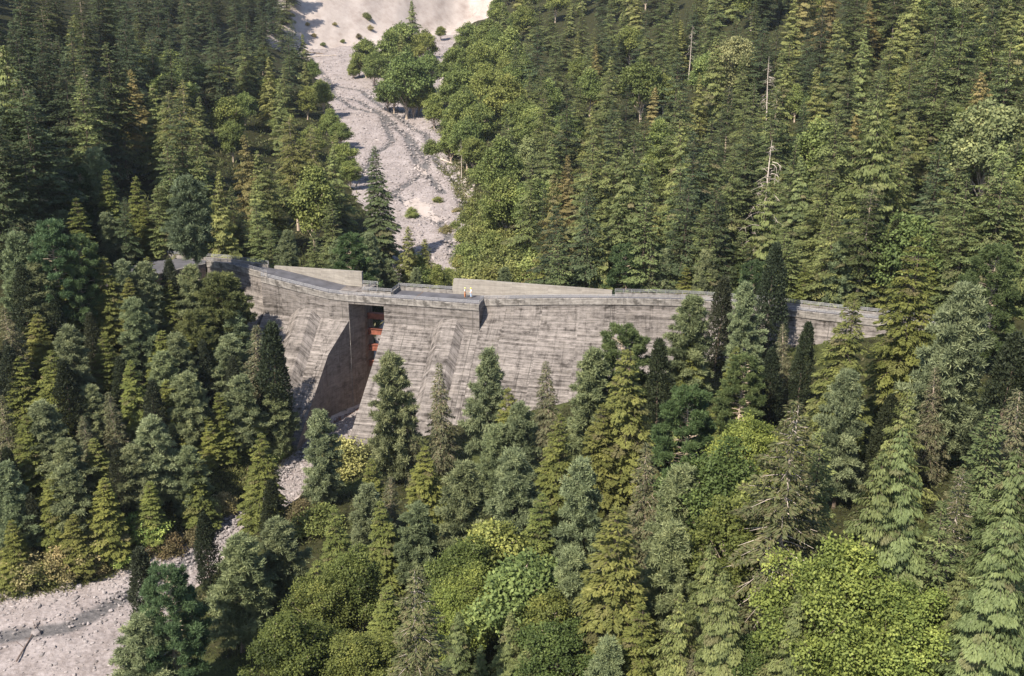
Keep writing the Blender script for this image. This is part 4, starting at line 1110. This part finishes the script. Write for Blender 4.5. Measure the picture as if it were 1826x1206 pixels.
# the same forest runs on beyond both edges of the view: one mass, in no one's sight line
def woods(name, pts, seed, label):
    g0 = np.random.RandomState(seed); P, D, N, T = [], [], [], []
    for (x, y, z, h) in pts:
        n = 620; t = g0.rand(n) ** 1.25; a = g0.uniform(0, 6.28, n); lay = np.round(t * 15) / 15
        rr_ = h * .19 * (1 - t) ** .8 * g0.uniform(.35, 1.05, n) + .15
        P.append(np.stack([x + np.cos(a) * rr_ * .55, y + np.sin(a) * rr_ * .55, z + h * (.06 + .93 * lay) + .2], 1))
        D.append(unit(np.stack([np.cos(a), np.sin(a), np.full(n, -.35)], 1) + g0.randn(n, 3) * .2))
        N.append(unit(np.array([0, 0, 1.]) + g0.randn(n, 3) * .3)); T.append(g0.normal(1, .15, n).clip(.6, 1.5) * g0.uniform(.7, 1.25))
    P, D, N, T = map(np.concatenate, (P, D, N, T))
    V_ = leaves(P, D, N, 1.5 * g0.uniform(.6, 1.3, len(P)), .75)
    me = np_mesh(name, V_.reshape(-1, 3), np.arange(len(V_) * 4).reshape(-1, 4), {'tone': np.repeat(T, 4), 'tint': np.zeros(len(T) * 4)})
    me.materials.append(M['leaf']); o_ = link(name, me); o_.color = (.13, .145, .052, 1); tag(o_, label, 'woods', kind='stuff')
g0 = np.random.RandomState(31); wl, wr = [], []
for _ in range(5200):
    y = g0.uniform(70, 520); x = g0.uniform(-300, 300); z = float(ground(x, y)); h = g0.uniform(14, 25)
    if in_creek(x, y) or on_road(x, y) or in_dam(x, y, z) or (70 < x < 130 and 136 < y < 166): continue
    e = [proj(x, y, z), proj(x, y, z + h)]; m = 5.2 * max(e[0][2], e[1][2]) * .8
    L_ = max(q_[0] for q_ in e) + m < -6; R_ = min(q_[0] for q_ in e) - m > 1832
    if (L_ or R_) and abs(x) < .62 * y + 60 and all((x - a) ** 2 + (y - b) ** 2 > 26 for a, b, _, _ in (wl if L_ else wr)):
        (wl if L_ else wr).append((x, y, z, h))
woods('woods', wl, 1, 'dense conifer woods running on past the left edge of the view')
woods('woods', wr, 2, 'dense conifer woods running on past the right edge of the view')
print('WOODS', len(wl), len(wr))

# ------------------------------------------------------------------ undergrowth, litter, logs
def tuft_field(name, pts, hts, seed, label, cat, col, tints=None, k=9, leaf=(.5, .12), spread=.35):
    rg_ = np.random.RandomState(seed); n = len(pts)
    P = np.repeat(pts, k, 0) + np.concatenate([rg_.randn(n * k, 2) * spread, np.zeros((n * k, 1))], 1)
    h = np.repeat(hts, k)
    P[:, 2] += rg_.rand(n * k) * h * .5
    D = unit(rg_.randn(n * k, 3) * np.array([.8, .8, .4]) + np.array([0, 0, .7]))
    N = unit(rg_.randn(n * k, 3) + np.array([0, 0, .8]))
    tn = np.repeat(rg_.normal(1, .22, n).clip(.5, 1.7), k) * rg_.normal(1, .12, n * k).clip(.6, 1.5)
    ti = np.repeat(tints if tints is not None else np.zeros(n), k)
    V_ = leaves(P, D, N, h * rg_.uniform(.6, 1.2, n * k) * leaf[0] / .5, leaf[1] * rg_.uniform(.7, 1.6, n * k))
    me = np_mesh(name, V_.reshape(-1, 3), np.arange(len(V_) * 4).reshape(-1, 4), {'tone': np.repeat(tn, 4), 'tint': np.repeat(ti, 4)})
    me.materials.append(M['leaf'])
    o_ = link(name, me); o_.color = (*col, 1); tag(o_, label, cat, kind='stuff')
    return o_
rg_ = np.random.RandomState(21)
def bankpts(line, n, dmin, dmax, sgn, y0, y1):
    out = []
    seg = [(np.array(a), np.array(b)) for a, b in zip(line[:-1], line[1:]) if max(a[1], b[1]) > y0 and min(a[1], b[1]) < y1]
    ln = np.array([np.linalg.norm(b - a) for a, b in seg]); pr = ln / ln.sum()
    for i in rg_.choice(len(seg), n, p=pr):
        a, b = seg[i]; t = (b - a) / np.linalg.norm(b - a); nn = np.array([-t[1], t[0]]) * sgn
        q = a + (b - a) * rg_.rand() + nn * (dmin + (dmax - dmin) * rg_.rand() ** 1.6)
        out.append(q)
    out = np.array(out)
    return np.concatenate([out, ground(out[:, 0], out[:, 1])[:, None]], 1)
bp = bankpts([p for p in XL if p[1] < 172], 5200, .0, 6.5, 1, 100, 172)
tuft_field('undergrowth', bp, rg_.uniform(.25, .9, len(bp)), 3, 'scrubby green and tan undergrowth along the left bank of the lower gravel bed', 'undergrowth', (.125, .135, .035), (rg_.rand(len(bp)) < .30) * rg_.uniform(.3, 1, len(bp)))
n = 16000
q = np.stack([rg_.uniform(-95, 90, n), rg_.uniform(92, 185, n)], 1)
keep = [not (float(edge(b, XL)) - .5 < a < float(edge(b, XR)) + .5) and not in_dam(a, b, float(ground(a, b)), 0) and not on_road(a, b) for a, b in q]
q = q[np.array(keep)]
q = np.concatenate([q, ground(q[:, 0], q[:, 1])[:, None]], 1)
tuft_field('ground_cover', q, rg_.uniform(.2, .75, len(q)), 4, 'low green ground cover between the trees below the dam', 'ground cover', (.075, .088, .025), (rg_.rand(len(q)) < .15) * .6, k=7, spread=.5)
n = 9000
q = np.stack([rg_.uniform(-140, 160, n), rg_.uniform(200, 480, n)], 1)
keep = [not (float(edge(b, XL)) - .5 < a < float(edge(b, XR)) + .5) for a, b in q]
q = q[np.array(keep)]; q = np.concatenate([q, ground(q[:, 0], q[:, 1])[:, None]], 1)
tuft_field('brush', q, rg_.uniform(.6, 1.8, len(q)), 6, 'low brush covering the forest floor upstream of the dam', 'brush', (.08, .095, .03), (rg_.rand(len(q)) < .12) * .6, k=8, spread=1.0, leaf=(.55, .3))
bp = bankpts(XR, 1500, -3.5, 3, -1, 215, 420)
tuft_field('bank_brush', bp, rg_.uniform(.4, 1.3, len(bp)), 8, 'thin green brush along the right edge of the upstream gravel', 'brush', (.13, .14, .05), (rg_.rand(len(bp)) < .3) * .8, k=9, spread=.7, leaf=(.55, .25))

def log(name, a, b, r0, r1, label, mat, branches=4, seed=0):
    rg2 = random.Random(seed); A, B = Vector(a), Vector(b); mb = MB(); root = A.copy()
    pts = [tuple(A.lerp(B, t) - root + Vector((rg2.uniform(-.06, .06), rg2.uniform(-.06, .06), rg2.uniform(-.03, .03)))) for t in (0, .25, .5, .75, 1)]
    mb.tube(pts, [r0 + (r1 - r0) * t for t in (0, .25, .5, .75, 1)], 7)
    for i in range(branches):
        p = A.lerp(B, rg2.uniform(.3, .95)) - root
        stick(mb, [tuple(p), tuple(p + Vector((rg2.uniform(-1, 1), rg2.uniform(-1, 1), rg2.uniform(.1, .9))))], .05, .02, 4)
    o_ = mb.build(name, mat); o_.location = root; tag(o_, label, 'log', 'logs lying by the creek')
def g3(px, py, z, dz=.15): 
    x, y, _ = at(px, py, z); return (x, y, z + dz)
log('fallen_log', g3(30, 1182, -26.5), g3(72, 1108, -26.4), .11, .05, 'thin grey log lying on the lower left gravel', M['timber'], 3, 1)
def u3(px, py, dz=.4): 
    x, y, z = up(px, py); return (x, y, z + dz)
log('fallen_log', u3(786, 286), u3(825, 302), .3, .18, 'pale log lying at the right edge of the upstream gravel', M['deadwood'], 5, 2)
log('driftwood_log', u3(528, 92), u3(578, 98), .4, .25, 'driftwood log at the foot of the pale scarp, upper of two', M['barkdark'], 6, 3)
log('driftwood_log', u3(540, 103), u3(600, 100), .35, .2, 'driftwood log at the foot of the pale scarp, lower of two', M['deadwood'], 6, 4)

# ------------------------------------------------------------------ light, sky, camera
EL = R(47)                           # to-sun direction: from the left and behind the camera
sd = Vector((-.58 * math.cos(EL), -.8146 * math.cos(EL), math.sin(EL)))
sun = bpy.data.lights.new('sun', 'SUN'); sun.energy = 4.6; sun.angle = R(.5); sun.color = (1, .91, .77)
so = bpy.data.objects.new('sun', sun); COL.objects.link(so); so.rotation_euler = sd.to_track_quat('Z', 'Y').to_euler()
w = bpy.data.worlds.new('World'); SC.world = w; w.use_nodes = True
nt = w.node_tree; bg = nt.nodes['Background']
sky = nt.nodes.new('ShaderNodeTexSky'); sky.sky_type = 'NISHITA'; sky.sun_disc = False
sky.sun_elevation = EL; sky.sun_rotation = math.atan2(sd.x, sd.y); sky.altitude = 300
nt.links.new(sky.outputs[0], bg.inputs[0]); bg.inputs[1].default_value = .105
hz = MB(); hz.box((40, 430, 60), 1500, 1250, 300)
hm = bpy.data.materials.new('valley air'); hm.use_nodes = True; hn = hm.node_tree; hn.nodes.clear()
ho = hn.nodes.new('ShaderNodeOutputMaterial'); hv = hn.nodes.new('ShaderNodeVolumePrincipled')
hv.inputs['Color'].default_value = (.82, .88, 1, 1); hv.inputs['Density'].default_value = .00006; hv.inputs['Anisotropy'].default_value = .2
hn.links.new(hv.outputs[0], ho.inputs['Volume'])
h_ = hz.build('haze', hm); h_['kind'] = 'stuff'; h_['label'] = 'thin pale summer haze over the valley'
cam = bpy.data.cameras.new('camera'); cam.sensor_fit = 'HORIZONTAL'; cam.sensor_width = 36; cam.lens = 36 * F / 1826
cam.clip_start = 1; cam.clip_end = 5000
co = bpy.data.objects.new('camera', cam); COL.objects.link(co); co.location = (0, 0, HC); co.rotation_euler = (R(90) - PIT, 0, 0)
SC.camera = co
SC.view_settings.view_transform = 'Standard'; SC.view_settings.look = 'None'; SC.view_settings.exposure = 1.1; SC.view_settings.gamma = 1
SC.cycles.max_bounces = 6; SC.cycles.diffuse_bounces = 3; SC.cycles.glossy_bounces = 2; SC.cycles.transmission_bounces = 3
